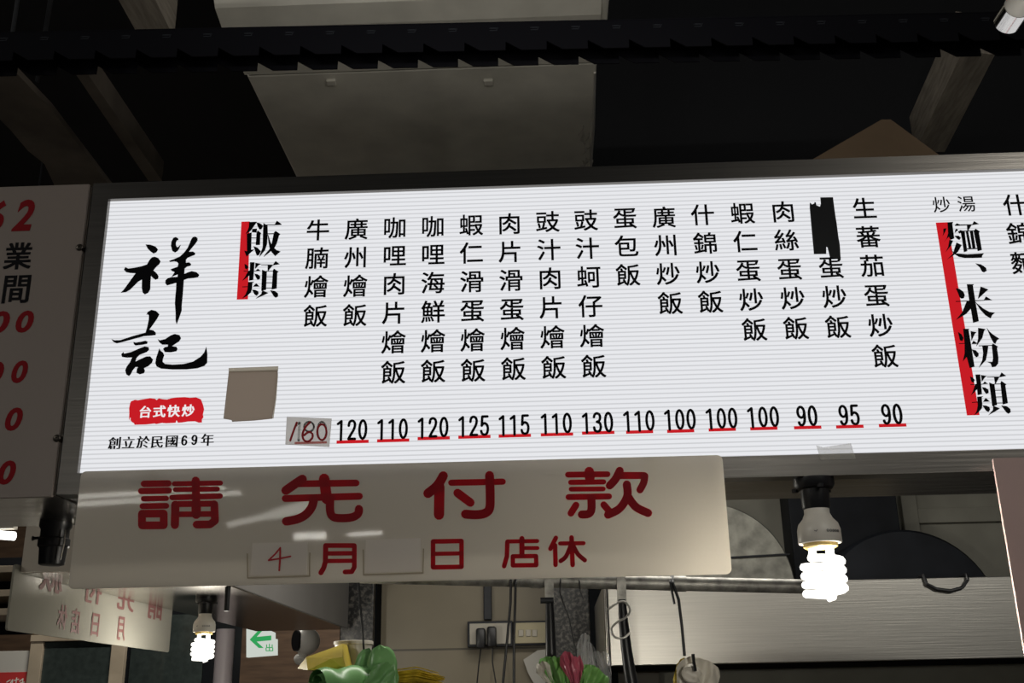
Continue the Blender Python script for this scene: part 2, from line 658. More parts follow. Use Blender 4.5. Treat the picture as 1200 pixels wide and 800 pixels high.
pillar(398, 437, 2.36, 'speckled granite pillar at the left end of the beige wall')
pillar(648, 692, 2.3, 'speckled granite pillar beside the steel extractor hood')
a, b = P(437, 740, 2.4), P(441, 740, 2.4)
structure(MB().box(a.x, b.x, 2.4, WY, 0, 2.4).build('gap_strip', 'black_matte'), 'black strip standing in for the dark gap beside the left granite pillar', 'trim')  # shade of the gap painted as a solid black strip
a, b = P(692, 740, 2.3), P(722, 740, 2.3)
structure(MB().box(a.x, b.x, 2.3, WY, 0, 2.4).build('black_column', 'black_matte'), 'black column between granite pillar and steel hood', 'trim')  # solid black column filling the black area here

# ------------------------------------------------------------------ the menu light box
PXL, PZ0, PZ1, PXR = -.560, 1.8925, 2.2537, 1.30          # lit sheet
FXL, FZ0, FZ1, FXR = -.582, 1.8672, 2.2770, 1.325         # steel frame
BOXD = .145
lb = thing('menu_lightbox', (0, .07, FZ0), 'long lit white menu light box in a steel frame with black dish names', 'light box')
MB().box(PXL - .004, PXR + .004, .001, .006, PZ0 - .004, PZ1 + .004).build('lit_sheet', 'menu_sheet', lb)
fr = MB()
fy0, fy1 = -.006, .02
fr.prism([(FXL, fy0, FZ1), (FXR, fy0, FZ1), (PXR, fy0, PZ1), (PXL, fy0, PZ1)], (0, 1, 0), fy1 - fy0)
fr.prism([(FXL, fy0, FZ0), (PXL, fy0, PZ0), (PXR, fy0, PZ0), (FXR, fy0, FZ0)], (0, 1, 0), fy1 - fy0)
fr.prism([(FXL, fy0, FZ0), (FXL, fy0, FZ1), (PXL, fy0, PZ1), (PXL, fy0, PZ0)], (0, 1, 0), fy1 - fy0)
fr.prism([(FXR, fy0, FZ0), (PXR, fy0, PZ0), (PXR, fy0, PZ1), (FXR, fy0, FZ1)], (0, 1, 0), fy1 - fy0)
fr.build('frame', 'steel', lb)
MB().box(FXL + .001, FXR - .001, .0205, BOXD, FZ0 + .001, FZ1 - .001).build('housing', 'steel_under', lb)

EM = .0312
TY = -.0002
T = .0006
dishes = [
    ('牛腩燴飯', (372.7, 269.4), (369.7, 370), '160'), ('廣州燴飯', (417.8, 268.3), (415.9, 369.2), '120'),
    ('咖哩肉片燴飯', (462.6, 266.7), (461, 436), '110'), ('咖哩海鮮燴飯', (507.2, 265.3), (507.7, 434.7), '120'),
    ('蝦仁滑蛋燴飯', (552, 263.4), (554.5, 433.8), '125'), ('肉片滑蛋燴飯', (597, 262), (601.8, 432), '115'),
    ('豉汁肉片燴飯', (641.8, 259.6), (649, 430.3), '110'), ('豉汁蚵仔燴飯', (686.6, 257.9), (695.8, 428.9), '130'),
    ('蛋包飯', (732.3, 255.3), (736, 322), '110'), ('廣州炒飯', (778, 254.4), (785.5, 355), '100'),
    ('什錦炒飯', (823.4, 251.6), (832.7, 353.4), '100'), ('蝦仁蛋炒飯', (869.8, 249.7), (884.1, 386), '100'),
    ('肉絲蛋炒飯', (917.7, 248), (932.8, 384.4), '90'), ('蛋炒飯', (973.8, 313), (982, 382.8), '95'),
    ('生蕃茄蛋炒飯', (1012.8, 244), (1037, 417), '90'), ('什錦麵', (1189.5, 240), (1199, 308), None),
]
for name, a, b, price in dishes:
    A, B = P(*a), P(*b)
    mb = MB()
    n = len(name)
    for i, ch in enumerate(name):
        q = A.lerp(B, i / (n - 1))
        put_glyph(mb, ch, (q.x, TY, q.z), EM, dx=((-.012, -.010), (.012, -.010), (-.012, .010), (.012, .010)))
    mb.build('dish_name', 'ink', lb)
prices = [('120', 412.3, 503.6, 260, 517.5), ('110', 459.8, 502.6, 0, 516), ('120', 507.3, 500.7, 0, 513.4), ('125', 555, 499, 0, 511.8),
          ('115', 602.3, 497.9, 0, 510.5), ('110', 651.7, 496, 0, 509), ('130', 700, 495, 0, 507), ('110', 748.5, 493.1, 0, 506),
          ('100', 796.6, 491.5, 0, 505), ('100', 845.3, 490.2, 0, 503.3), ('100', 894, 488.6, 0, 502), ('90', 945.4, 487.3, 0, 500.8),
          ('95', 994.8, 486.3, 0, 499.8), ('90', 1044.9, 485.3, 0, 498.3)]
DH = .0258
for i, (s, x, y, _, uy) in enumerate(prices):
    c = P(x, y)
    mb = MB()
    put_digits(mb, s, c.x, c.z - DH / 2, DH, TY, width=.12)
    pr = mb.build('price', 'ink', lb)
    u = P(x + 1.0, uy)
    hw = .0193 if i < 7 else .0160
    MB().box(u.x - hw, u.x + hw, TY - T, TY, u.z - .0019, u.z + .0019).build('red_underline', 'lit_red', pr)

# --- shop name in brush strokes
to = crop(125, 270, 7.269, TY)
mb = MB()
polys(mb, [
    [(332, 120), (375, 122), (418, 138), (438, 162), (425, 185), (400, 197), (375, 180), (350, 155)],
    [(160, 312), (185, 325), (240, 318), (300, 305), (345, 290), (362, 258), (385, 230), (410, 224), (440, 235), (460, 262), (450, 285), (425, 308),
     (398, 340), (425, 362), (443, 390), (438, 412), (415, 420), (395, 405), (378, 388), (374, 440), (372, 500), (355, 530), (325, 545), (308, 530),
     (300, 490), (302, 418), (270, 435), (235, 470), (200, 505), (165, 525), (122, 530), (150, 500), (190, 445), (240, 375), (248, 365), (200, 362), (165, 355), (148, 335)],
    [(548, 130), (553, 95), (568, 65), (590, 56), (610, 68), (612, 82), (598, 85), (590, 105), (592, 130), (605, 145), (632, 122), (618, 155), (605, 175), (582, 188), (560, 175)],
    [(722, 75), (735, 58), (755, 52), (775, 65), (775, 85), (755, 115), (725, 150), (700, 182), (735, 180), (755, 192), (752, 208), (725, 218), (690, 232),
     (676, 250), (676, 275), (705, 272), (720, 285), (715, 300), (685, 308), (665, 325), (662, 372), (690, 358), (725, 347), (765, 355), (790, 378), (778, 398),
     (740, 405), (690, 410), (658, 422), (655, 470), (648, 560), (640, 640), (640, 680), (625, 725), (610, 765), (597, 800), (588, 770), (588, 700), (582, 620),
     (586, 560), (592, 500), (594, 445), (560, 455), (515, 468), (500, 450), (502, 425), (520, 408), (545, 400), (562, 398), (604, 396), (607, 374), (578, 385), (552, 397),
     (568, 375), (580, 355), (555, 345), (545, 332), (570, 322), (605, 310), (612, 285), (600, 268), (575, 262), (540, 268), (533, 260), (575, 245), (625, 222), (660, 190), (690, 150), (708, 110)],
], to)
to = crop(125, 350, 8.0, TY)
polys(mb, [
    [(375, 150), (385, 125), (420, 104), (465, 115), (495, 145), (475, 185), (440, 235), (400, 290), (440, 297), (462, 318), (460, 340), (420, 345), (350, 350),
     (250, 378), (150, 405), (95, 418), (65, 405), (45, 378), (75, 390), (130, 388), (240, 352), (365, 318), (380, 270), (395, 200), (398, 160), (388, 145)],
    [(252, 405), (275, 412), (330, 402), (365, 393), (385, 402), (380, 422), (330, 432), (270, 438), (255, 425)],
    [(158, 500), (165, 515), (230, 500), (310, 465), (360, 447), (395, 455), (398, 478), (375, 500), (310, 525), (280, 555), (270, 590), (310, 570), (370, 542),
     (410, 540), (435, 570), (425, 600), (390, 632), (350, 650), (360, 675), (350, 698), (310, 708), (280, 695), (285, 660), (295, 640), (270, 640), (245, 670),
     (228, 705), (210, 725), (185, 710), (175, 670), (190, 635), (220, 595), (240, 550), (190, 552), (145, 545), (138, 520)],
    [(480, 378), (500, 390), (550, 378), (600, 345), (640, 330), (685, 342), (698, 370), (680, 400), (640, 425), (612, 445), (655, 450), (665, 470), (655, 492),
     (600, 502), (545, 500), (530, 470), (545, 455), (575, 448), (575, 430), (520, 430), (495, 410)],
    [(495, 465), (505, 485), (530, 505), (540, 530), (528, 565), (525, 590), (550, 612), (620, 618), (720, 612), (810, 590), (880, 545), (915, 505), (935, 450),
     (945, 520), (943, 600), (915, 630), (850, 652), (750, 662), (620, 663), (510, 655), (470, 635), (457, 605), (465, 555), (480, 510)],
], to)
mb.build('shop_name', 'ink', lb)

# --- the red seal and the founding line
to = crop(120, 455, 8.571, TY)
seal = MB().prism([to(x, y) for x, y in [(268, 320), (272, 250), (270, 200), (280, 150), (290, 130), (330, 115), (360, 120), (400, 112), (480, 98), (530, 105), (545, 118), (570, 100), (600, 108),
                                         (650, 112), (700, 98), (740, 92), (830, 88), (880, 95), (940, 90), (975, 103), (990, 110), (1010, 160), (1022, 210), (1010, 260), (1015, 290), (1000, 310), (1000, 342), (968, 344), (930, 330), (860, 332),
                                         (800, 342), (760, 345), (752, 330), (745, 318), (735, 345), (640, 350), (600, 346), (540, 358), (525, 352), (440, 362), (325, 365), (318, 350), (300, 340), (285, 322), (284, 290), (276, 296)]], (0, -1, 0), T).build('red_seal', 'lit_red', lb)
to2 = crop(120, 455, 8.571, TY - T - .0001)
mb = MB()
for ch, x, y in (('台', 430, 235), ('式', 572, 230), ('快', 715, 225), ('炒', 862, 220)):
    q = to2(x, y)
    put_glyph(mb, ch, q, .0158, offset=.012, dx=(-.02, .02))
mb.build('seal_writing', 'lit_white', seal)
mb = MB()
for ch, x, y in (('創', 125, 548), ('立', 262, 545), ('於', 410, 538), ('民', 550, 535), ('國', 697, 528), ('年', 1055, 515)):
    q = to(x, y)
    put_glyph(mb, ch, q, .0162, dx=(-.034, -.012, .012, .034))
for ch, x, y in (('6', 825, 523), ('9', 925, 518)):
    q = to(x, y)
    stroke_to = lambda x, y, q=q: Vector((q.x + (x - q.x) * 1.35, TY, y))
    put_digits(mb, ch, q.x, q.z - .0062, .0124, TY, width=.13, to=stroke_to)
mb.build('founding_line', 'ink', lb)

# --- section headings in heavy Song type
fan = [
    [(200, 70), (350, 65), (345, 80), (300, 140), (250, 215), (200, 265), (135, 300), (165, 250), (195, 170)],
    [(345, 80), (400, 90), (450, 120), (475, 145), (440, 210), (400, 215), (365, 150)],
    [(262, 205), (355, 198), (345, 275), (255, 270)],
    [(155, 300), (250, 272), (240, 612), (300, 605), (215, 680), (150, 745), (105, 630), (160, 640)],
    [(370, 235), (440, 290), (420, 310), (412, 515), (330, 520), (345, 280)],
    [(250, 374), (335, 374), (335, 384), (250, 384)], [(250, 478), (335, 478), (335, 488), (250, 488)],
    [(285, 540), (370, 575), (430, 640), (390, 715), (350, 725), (325, 660)],
    [(480, 90), (530, 120), (560, 122), (565, 300), (550, 500), (510, 620), (400, 750), (430, 660), (465, 560), (470, 300)],
    [(558, 117), (700, 117), (745, 45), (835, 112), (830, 124), (700, 130), (558, 130)],
    [(563, 293), (684, 289), (684, 303), (563, 307)],
    [(680, 300), (690, 270), (720, 245), (810, 305), (785, 330), (740, 490), (690, 580), (600, 660), (485, 750), (520, 690), (600, 600), (640, 500)],
    [(565, 320), (580, 330), (620, 470), (690, 575), (740, 620), (815, 645), (770, 680), (710, 735), (640, 660), (600, 580), (575, 440)]]
lei = [
    [(105, 115), (150, 135), (180, 175), (150, 222), (115, 200)],
    [(210, 85), (295, 85), (270, 415), (190, 430), (195, 330), (130, 385), (65, 430), (110, 370), (170, 260), (205, 235)],
    [(90, 246), (205, 244), (205, 254), (90, 256)],
    [(310, 95), (415, 118), (370, 140), (305, 210)],
    [(280, 246), (320, 240), (355, 205), (410, 245), (280, 254)],
    [(290, 298), (350, 308), (400, 345), (395, 395), (350, 415), (320, 370)],
    [(175, 455), (290, 450), (255, 470), (245, 590), (225, 650), (150, 715), (65, 760), (125, 690), (160, 600)],
    [(65, 541), (172, 537), (172, 549), (65, 552)],
    [(265, 542), (325, 478), (390, 540)],
    [(245, 600), (310, 605), (365, 630), (370, 675), (335, 712), (295, 690)],
    [(415, 128), (540, 128), (640, 130), (690, 62), (765, 122), (640, 142), (415, 138)],
    [(540, 132), (640, 135), (550, 248), (540, 240)],
    [(435, 225), (510, 255), (525, 260), (510, 600), (420, 620), (430, 400)],
    [(640, 235), (660, 205), (745, 265), (720, 280), (710, 575), (615, 595)],
    [(515, 247), (645, 247), (645, 257), (515, 257)], [(515, 353), (640, 353), (640, 363), (515, 363)],
    [(510, 463), (640, 463), (640, 473), (510, 473)], [(505, 565), (640, 565), (640, 575), (505, 575)],
    [(440, 610), (550, 660), (450, 710), (320, 765), (420, 680)],
    [(585, 610), (680, 625), (735, 670), (735, 725), (690, 750), (655, 725)]]
TY2 = TY - T - .0001
bar = MB().prism([P(283.1, 259.9), P(292.6, 259.6), P(290.6, 350.6), P(277.6, 351)], (0, -1, 0), T).build('red_bar', 'lit_red', lb)
mb = MB()
polys(mb, fan, crop(280, 256, 16.667, TY2))
polys(mb, lei, crop(280, 302, 16.0, TY2))
mb.build('section_heading', 'ink', lb)
MB().prism([P(1096.6, 261), P(1110.3, 260.5), P(1147.7, 486.2), P(1133.1, 486.6)], (0, -1, 0), T).build('red_bar', 'lit_red', lb)
mb = MB()
polys(mb, [
    [(140, 75), (215, 70), (205, 100), (230, 290), (180, 310), (150, 250)],
    [(85, 160), (125, 155), (110, 200), (75, 260), (85, 215)],
    [(150, 215), (165, 260), (110, 320), (85, 350), (130, 290)],
    [(165, 310), (215, 320), (185, 390), (115, 475), (150, 400)],
    [(240, 185), (255, 160), (285, 175), (240, 215)], [(280, 200), (310, 180), (325, 210), (300, 225)],
    [(235, 255), (290, 255), (320, 285), (300, 310), (275, 300)],
    [(260, 345), (330, 380), (280, 470), (230, 510), (130, 575), (210, 500), (235, 420)],
    [(175, 420), (230, 490), (300, 495), (400, 505), (520, 498), (630, 490), (605, 520), (600, 548), (480, 552), (370, 552), (290, 535), (220, 490)],
    [(240, 110), (265, 88), (305, 106), (470, 103), (495, 60), (560, 98), (470, 112), (240, 122)],
    [(400, 108), (465, 108), (420, 185), (405, 190)],
    [(310, 180), (370, 195), (380, 300), (405, 460), (360, 475), (335, 300)],
    [(385, 195), (415, 195), (460, 420), (425, 425)], [(440, 195), (480, 195), (515, 415), (475, 425)],
    [(490, 190), (515, 160), (575, 200), (560, 215), (600, 445), (545, 460)],
    [(400, 424), (550, 418), (550, 430), (400, 436)], [(330, 188), (510, 183), (510, 193), (330, 198)],
    [(515, 625), (590, 640), (655, 685), (665, 725), (630, 745), (600, 730), (575, 680)]], crop(1098, 254, 11.43, TY2))
polys(mb, [
    [(60, 145), (120, 155), (190, 205), (215, 265), (200, 315), (160, 325), (125, 300), (95, 220)],
    [(250, 75), (375, 75), (355, 100), (400, 380), (458, 715), (360, 745), (320, 500), (240, 590), (60, 695), (170, 560), (245, 375), (295, 370)],
    [(60, 368), (300, 360), (300, 372), (60, 380)], [(395, 356), (550, 350), (550, 360), (395, 368)],
    [(490, 115), (625, 168), (590, 195), (450, 325), (445, 315)], [(540, 355), (580, 288), (690, 352)],
    [(400, 385), (440, 420), (540, 500), (640, 555), (740, 570), (690, 610), (665, 668), (570, 610), (480, 510)]], crop(1116, 328, 14.815, TY2))
polys(mb, [
    [(95, 130), (150, 165), (185, 230), (165, 280), (125, 265)],
    [(180, 75), (285, 75), (270, 95), (310, 330), (370, 710), (290, 730), (240, 545), (175, 620), (205, 480), (205, 330)],
    [(110, 318), (212, 314), (212, 324), (110, 328)], [(305, 115), (405, 132), (375, 160), (320, 275)],
    [(320, 328), (350, 275), (410, 312), (405, 328)], [(325, 420), (390, 435), (440, 490), (435, 535), (400, 552), (370, 520)],
    [(430, 60), (555, 80), (530, 110), (500, 230), (400, 370), (430, 240)],
    [(575, 60), (620, 120), (690, 180), (785, 240), (745, 270), (720, 325), (690, 310), (640, 220)],
    [(440, 354), (665, 347), (665, 359), (440, 366)],
    [(500, 365), (600, 365), (585, 480), (560, 600), (440, 730), (500, 600), (515, 480)],
    [(660, 350), (675, 320), (765, 375), (745, 395), (770, 560), (765, 660), (720, 710), (665, 718), (640, 655), (585, 630), (670, 630), (680, 560)]], crop(1116, 380, 14.286, TY2))
la, lb2 = P(1132.5, 437.5, TY2), P(1184.5, 485.8, TY2)       # the box the last character fills


def lei2(x, y):
    u, v = (x - 65) / 700, (y - 62) / 703
    return Vector((la.x + (u * 1.0) * (P(1184.5, 484, TY2).x - P(1139, 484, TY2).x) + .001, TY2, la.z + v * (lb2.z - la.z)))


polys(mb, lei, lei2)
mb.build('section_heading', 'ink', lb)
mb = MB()
for ch, x, y in (('炒', 133, 112), ('湯', 300, 107)):
    q = P(1080 + x / 5.717, 220 + y / 5.717, TY)
    put_glyph(mb, ch, q, .0232, offset=.006)
mb.build('heading_note', 'ink', lb)

# --- things stuck on the light box
to = crop(255, 420, 6.95, TY)
st = thing('paper_sticker', to(270, 300), 'beige square sticker left of the prices on the lit menu sheet', 'sticker')
MB().prism([to(x, y) for x, y in [(93, 108), (490, 97), (486, 170), (470, 330), (445, 490), (300, 505), (120, 515), (116, 502), (50, 490)]], (0, -1, 0), .0012).build('paper', 'sticker', st)
MB().prism([to(x, y) for x, y in [(93, 80), (495, 65), (492, 102), (93, 112)]], (0, -1, 0), .0015).build('pale_edge', 'sticker_pale', st)['label'] = 'paler folded top edge'
MB().prism([to(x, y) for x, y in [(490, 100), (492, 140), (478, 330), (455, 488), (447, 488), (470, 330), (486, 140)]], (0, -1, 0), .0004).build('glue_edge', 'sticker_pale', st)
patch = thing('price_patch', to(740, 600), 'grey taped paper patch with a handwritten red 160 below the first dish', 'price label')
MB().prism([to(x, y) for x, y in [(565, 475), (930, 490), (910, 720), (553, 700)]], (0, -1, 0), .001).build('paper', 'paper_patch', patch)
to3 = crop(255, 420, 6.95, TY - .0012)
mb = MB()
stroke(mb, [(638, 545), (668, 522), (660, 668)], 20, to3, .0003)
stroke(mb, [(745 + 40 * math.cos(a * PI / 8), 555 + 40 * math.sin(a * PI / 8)) for a in range(16)], 16, to3, .0003, closed=True)
stroke(mb, [(850 + 36 * math.cos(a * PI / 8), 590 + 75 * math.sin(a * PI / 8)) for a in range(16)], 16, to3, .0003, closed=True)
mb.build('faded_print', 'ghost_grey', patch)
mb = MB()
stroke(mb, [(628, 688), (890, 682)], 18, to3, .0003, cap=False)
mb.build('faded_underline', 'ghost_pink', patch)
to4 = crop(255, 420, 6.95, TY - .0016)
mb = MB()
stroke(mb, [(645, 522), (615, 600), (592, 668)], 17, to4, .0003, smooth=True)
stroke(mb, [(752, 520), (715, 560), (692, 620), (705, 665), (740, 675), (772, 645), (770, 610), (740, 600), (705, 625)], 17, to4, .0003, smooth=True)
stroke(mb, [(850 + 38 * math.cos(a * PI / 9), 600 + 64 * math.sin(a * PI / 9)) for a in range(18)], 15, to4, .0003, closed=True)
mb.build('handwriting', 'felt_red', patch)
to = crop(930, 220, 8.0, TY2 - .0004)
tag(MB().prism([to(x, y) for x, y in [(250, 92), (368, 90), (382, 200), (395, 290), (402, 330), (420, 470), (430, 520), (434, 560), (441, 682), (420, 668), (340, 650), (318, 560), (305, 552), (305, 620), (190, 622), (165, 350), (150, 180), (152, 140), (172, 158), (190, 150), (196, 135), (208, 140), (212, 165), (245, 180), (255, 150)]], (0, -1, 0), .0008).build('black_tape', 'tape_black'),
    'torn black tape covering two characters of a dish name', 'tape')
to = crop(690, 460, 3.077, -.0068)
tag(MB().prism([to(x, y) for x, y in [(820, 190), (845, 197), (945, 182), (962, 240), (835, 243)]], (0, -1, 0), .0005).build('clear_tape', 'clear_tape'),
    'small crumpled clear tape strip on the lower steel frame edge', 'tape')

# ------------------------------------------------------------------ hanging pay-first sign
SY = -.030
ST = .004
hs = thing('hanging_sign', (-.17, SY, 1.8892), 'white acrylic sign with large red characters hanging below the menu', 'sign')


def rounded(x0, x1, z0, z1, r, y, top=True):
    pts = []
    for (cx, cz, a0) in ((x1 - r, z1 - r, 0), (x0 + r, z1 - r, 90), (x0 + r, z0 + r, 180), (x1 - r, z0 + r, 270)):
        for k in range(5):
            a = math.radians(a0 + 90 * k / 4)
            pts.append((cx + r * math.cos(a), y, cz + r * math.sin(a)))
    return pts


SX0, SX1, SZ0, SZ1 = -.5447, .2012, 1.7548, 1.8892
MB().prism(rounded(SX0, SX1, SZ0, SZ1, .006, SY), (0, 1, 0), ST).build('acrylic_board', 'sign_white', hs)
for x in (-.46, .12):
    MB().box(x - .003, x + .003, SY + ST, -.0065, 1.882, 1.888).build('mounting_block', 'outlet_white', hs)
WT = .0005
SYF = SY - .0001
CH = {}
to = crop(150, 540, 4.0, SYF)
mb = MB()
for pts, wd, cl in [([(75, 107), (190, 105)], 30, 0), ([(62, 141), (192, 138)], 29, 0), ([(73, 177), (180, 175)], 25, 0), ([(68, 212), (180, 210)], 27, 0),
                    ([(66, 247), (168, 246), (168, 301), (66, 302)], 36, 1),
                    ([(218, 107), (434, 103)], 23, 0), ([(222, 134), (420, 131)], 22, 0), ([(207, 171), (432, 164)], 26, 0), ([(318, 92), (320, 200)], 38, 0),
                    ([(222, 205), (222, 240), (220, 300)], 38, 0), ([(222, 202), (405, 200)], 28, 0), ([(405, 202), (408, 280), (385, 297), (322, 298)], 36, 0),
                    ([(235, 250), (400, 248)], 26, 0), ([(320, 205), (320, 250)], 44, 0)]:
    stroke(mb, pts, wd, to, WT, closed=bool(cl))
mb.build('red_character', 'sign_red', hs)
mb = MB()
for pts, wd, sm in [([(818, 85), (790, 103), (740, 138)], 42, 1), ([(800, 107), (1070, 103)], 31, 0), ([(920, 84), (932, 178)], 50, 0), ([(737, 176), (1085, 165)], 32, 0),
                    ([(872, 178), (862, 215), (835, 250), (795, 272), (742, 283)], 40, 1), ([(948, 175), (948, 235), (962, 262), (1000, 268), (1050, 264), (1078, 248), (1083, 225)], 38, 1)]:
    stroke(mb, pts, wd, to, WT, smooth=bool(sm))
mb.build('red_character', 'sign_red', hs)
to = crop(480, 540, 4.0, SYF)
mb = MB()
for pts, wd, sm in [([(158, 70), (130, 115), (86, 152)], 44, 1), ([(140, 120), (138, 252)], 48, 0), ([(195, 102), (437, 97)], 29, 0), ([(225, 150), (285, 195)], 40, 0),
                    ([(375, 68), (378, 170), (374, 225), (350, 246), (310, 252), (262, 249)], 42, 1)]:
    stroke(mb, pts, wd, to, WT, smooth=bool(sm))
mb.build('red_character', 'sign_red', hs)
mb = MB()
for pts, wd, sm in [([(742, 64), (928, 62)], 27, 0), ([(755, 100), (910, 98)], 24, 0), ([(757, 132), (908, 131)], 22, 0), ([(745, 169), (935, 166)], 28, 0), ([(842, 50), (845, 80)], 46, 0),
                    ([(852, 175), (852, 228), (838, 248), (807, 251)], 38, 1), ([(780, 207), (756, 245)], 32, 0), ([(910, 205), (940, 240)], 32, 0),
                    ([(985, 46), (965, 85), (938, 115)], 38, 1), ([(985, 68), (1098, 68)], 33, 0), ([(1102, 70), (1097, 102), (1080, 135)], 34, 1),
                    ([(1018, 110), (1020, 165), (985, 222), (930, 252)], 38, 1), ([(1022, 165), (1060, 215), (1118, 244)], 38, 1)]:
    stroke(mb, pts, wd, to, WT, smooth=bool(sm))
mb.build('red_character', 'sign_red', hs)
to = crop(280, 615, 5.4545, SYF)
mb = MB()
for pts, wd, sm in [([(555, 131), (738, 131)], 30, 0), ([(738, 131), (738, 270), (722, 298), (678, 300)], 30, 0), ([(555, 131), (553, 235), (542, 275), (524, 305)], 32, 0),
                    ([(560, 182), (730, 180)], 28, 0), ([(555, 230), (730, 228)], 27, 0)]:
    stroke(mb, pts, wd, to, WT)
mb.build('red_character', 'sign_red', hs)
to = crop(480, 615, 5.4545, SYF)
mb = MB()
stroke(mb, [(150, 105), (332, 102), (332, 267), (150, 270)], 29, to, WT, closed=True)
stroke(mb, [(150, 184), (332, 181)], 26, to, WT)
mb.build('red_character', 'sign_red', hs)
mb = MB()
for pts, wd, cl in [([(718, 86), (718, 190)], 33, 0), ([(625, 105), (816, 102)], 26, 0), ([(625, 107), (622, 200), (604, 263)], 29, 0), ([(725, 147), (818, 147)], 24, 0), ([(660, 200), (808, 198), (810, 256), (660, 258)], 28, 1)]:
    stroke(mb, pts, wd, to, WT, closed=bool(cl))
mb.build('red_character', 'sign_red', hs)
mb = MB()
for pts, wd, sm in [([(935, 82), (900, 152)], 29, 0), ([(930, 130), (933, 255)], 29, 0), ([(962, 118), (1112, 116)], 26, 0), ([(1035, 80), (1042, 255)], 30, 0),
                    ([(1030, 130), (1000, 200), (965, 230)], 28, 1), ([(1048, 135), (1075, 185), (1120, 225)], 28, 1)]:
    stroke(mb, pts, wd, to, WT, smooth=bool(sm))
mb.build('red_character', 'sign_red', hs)
to = crop(280, 615, 5.4545, SYF)
to5 = crop(280, 615, 5.4545, SYF - .0002)
for (xa, xb, ya, yb) in ((55, 455, 185, 338), (795, 1180, 160, 318)):
    mb = MB()
    stroke(mb, [(xa, ya), (xa + 3, yb)], 7, to, .0016)
    stroke(mb, [(xb, ya - 6), (xb - 3, yb - 12)], 7, to, .0016)
    stroke(mb, [(xa + 3, yb), (xb - 3, yb - 12)], 9, to, .0016)
    mb.build('card_pocket', 'pocket', hs)
c1 = thing('date_card', to(260, 320), 'small cream card with a handwritten red 4 on the hanging sign', 'card', 'date cards in the hanging sign')
MB().prism([to5(x, y) for x, y in [(88, 115), (440, 110), (435, 318), (73, 325)]], (0, -1, 0), .001).build('card', 'paper_card', c1)
mb = MB()
to6 = crop(280, 615, 5.4545, SYF - .0014)
stroke(mb, [(265, 145), (232, 185), (190, 225), (250, 216), (330, 200)], 10, to6, .0003)
stroke(mb, [(264, 150), (262, 230), (258, 290)], 11, to6, .0003)
mb.build('handwriting', 'felt_red', c1)
c2 = thing('date_card', to(985, 300), 'blank cream card in the pocket right of the red month character', 'card', 'date cards in the hanging sign')
MB().prism([to5(x, y) for x, y in [(812, 95), (1163, 85), (1163, 295), (805, 305)]], (0, -1, 0), .001).build('card', 'paper_card', c2)

# pale pink sign at the right edge
pk = thing('pink_sign', (.70, SY, 1.877), 'plain pinkish sign at the right edge below the menu light box', 'sign')
MB().prism(rounded(.5066, .95, 1.64, 1.8775, .002, SY), (0, 1, 0), ST).build('acrylic_board', 'sign_pink', pk)
MB().box(.70, .73, SY + ST, -.0065, 1.870, 1.8765).build('mounting_block', 'black_plastic', pk)

# ------------------------------------------------------------------ unlit opening-hours panel at the left
OX1 = -.5865
oh = thing('opening_hours_sign', (-.78, -.01, 1.8655), 'unlit greyish sign with red numerals left of the menu light box', 'sign')
MB().box(-.97, OX1, -.008, -.003, 1.8645, 2.2755, .0008).build('acrylic_board', 'panel_white', oh)
OY = -.0082
mb = MB()
for ch, x0, x1, y0, y1 in (('2', 13, 42, 233.5, 271), ('6', -19, 8, 234.5, 272)):
    a, b = P(x0, y1, OY), P(x1, y0, OY)
    mb = MB()
    put_glyph(mb, ch, (0, OY, 0), 1, offset=.03, shear=.2, fit=(a.x, b.x, a.z, b.z))
    mb.build('red_numeral', 'dim_red', oh)
for x0, x1, y0, y1 in ((17, 41, 363.5, 390), (-14, 13, 364, 391), (12, 34, 422, 449), (-18, 6, 423, 450), (4.5, 28, 477, 505), (-4, 20, 539, 568)):
    a, b = P(x0, y1, OY), P(x1, y0, OY)
    mb = MB()
    put_glyph(mb, '0', (0, OY, 0), 1, offset=.035, shear=.15, fit=(a.x, b.x, a.z, b.z))
    mb.build('red_numeral', 'dim_red', oh)
mb = MB()
for ch, x0, x1, y0, y1 in (('業', 3.5, 39, 284, 315.5), ('間', 2, 36.5, 322.5, 355)):
    a, b = P(x0, y1, OY), P(x1, y0, OY)
    mb = MB()
    put_glyph(mb, ch, (0, OY, 0), 1, dx=((-.02,-.015),(.02,-.015),(-.02,.015),(.02,.015),(0,0)), fit=(a.x, b.x, a.z, b.z))
    mb.build('black_character', 'ink', oh)
for x, y in ((93.5, 290), (67, 513.5)):
    q = P(x, y, -.008)
    MB().lathe([(.0045, .004), (.0045, -.0015), (.0030, -.0026), (.0012, -.0026), (.001, -.0012)], q, 16, 'Y').build('screw', 'screw', oh, True)

# side light box running away along the left side of the stall
sb = thing('side_lightbox', (-.81, 1.2, FZ0), 'long steel sign box running back along the left stall side', 'light box')
MB().box(-.96, -.66, .70, 2.32, FZ0, FZ1 - .002, .002).build('housing', 'side_grey', sb)
MB().box(-.958, -.662, .702, 2.318, FZ0 - .0015, FZ0 - .0001).build('bottom_plate', 'steel_under', sb)
MB().box(-.96, FXL - .003, -.002, .21, FZ0, FZ1 - .002).build('end_cap', 'steel_under', sb)
MB().box(-.958, -.662, .693, .6995, FZ0 - .001, FZ1 - .06).build('front_plate', 'tan_plate', sb)
MB().box(-.955, -.66, .2101, .699, FZ1 - .05, FZ1 - .01).build('top_rail', 'dark_steel', sb)

# ------------------------------------------------------------------ spiral bulbs


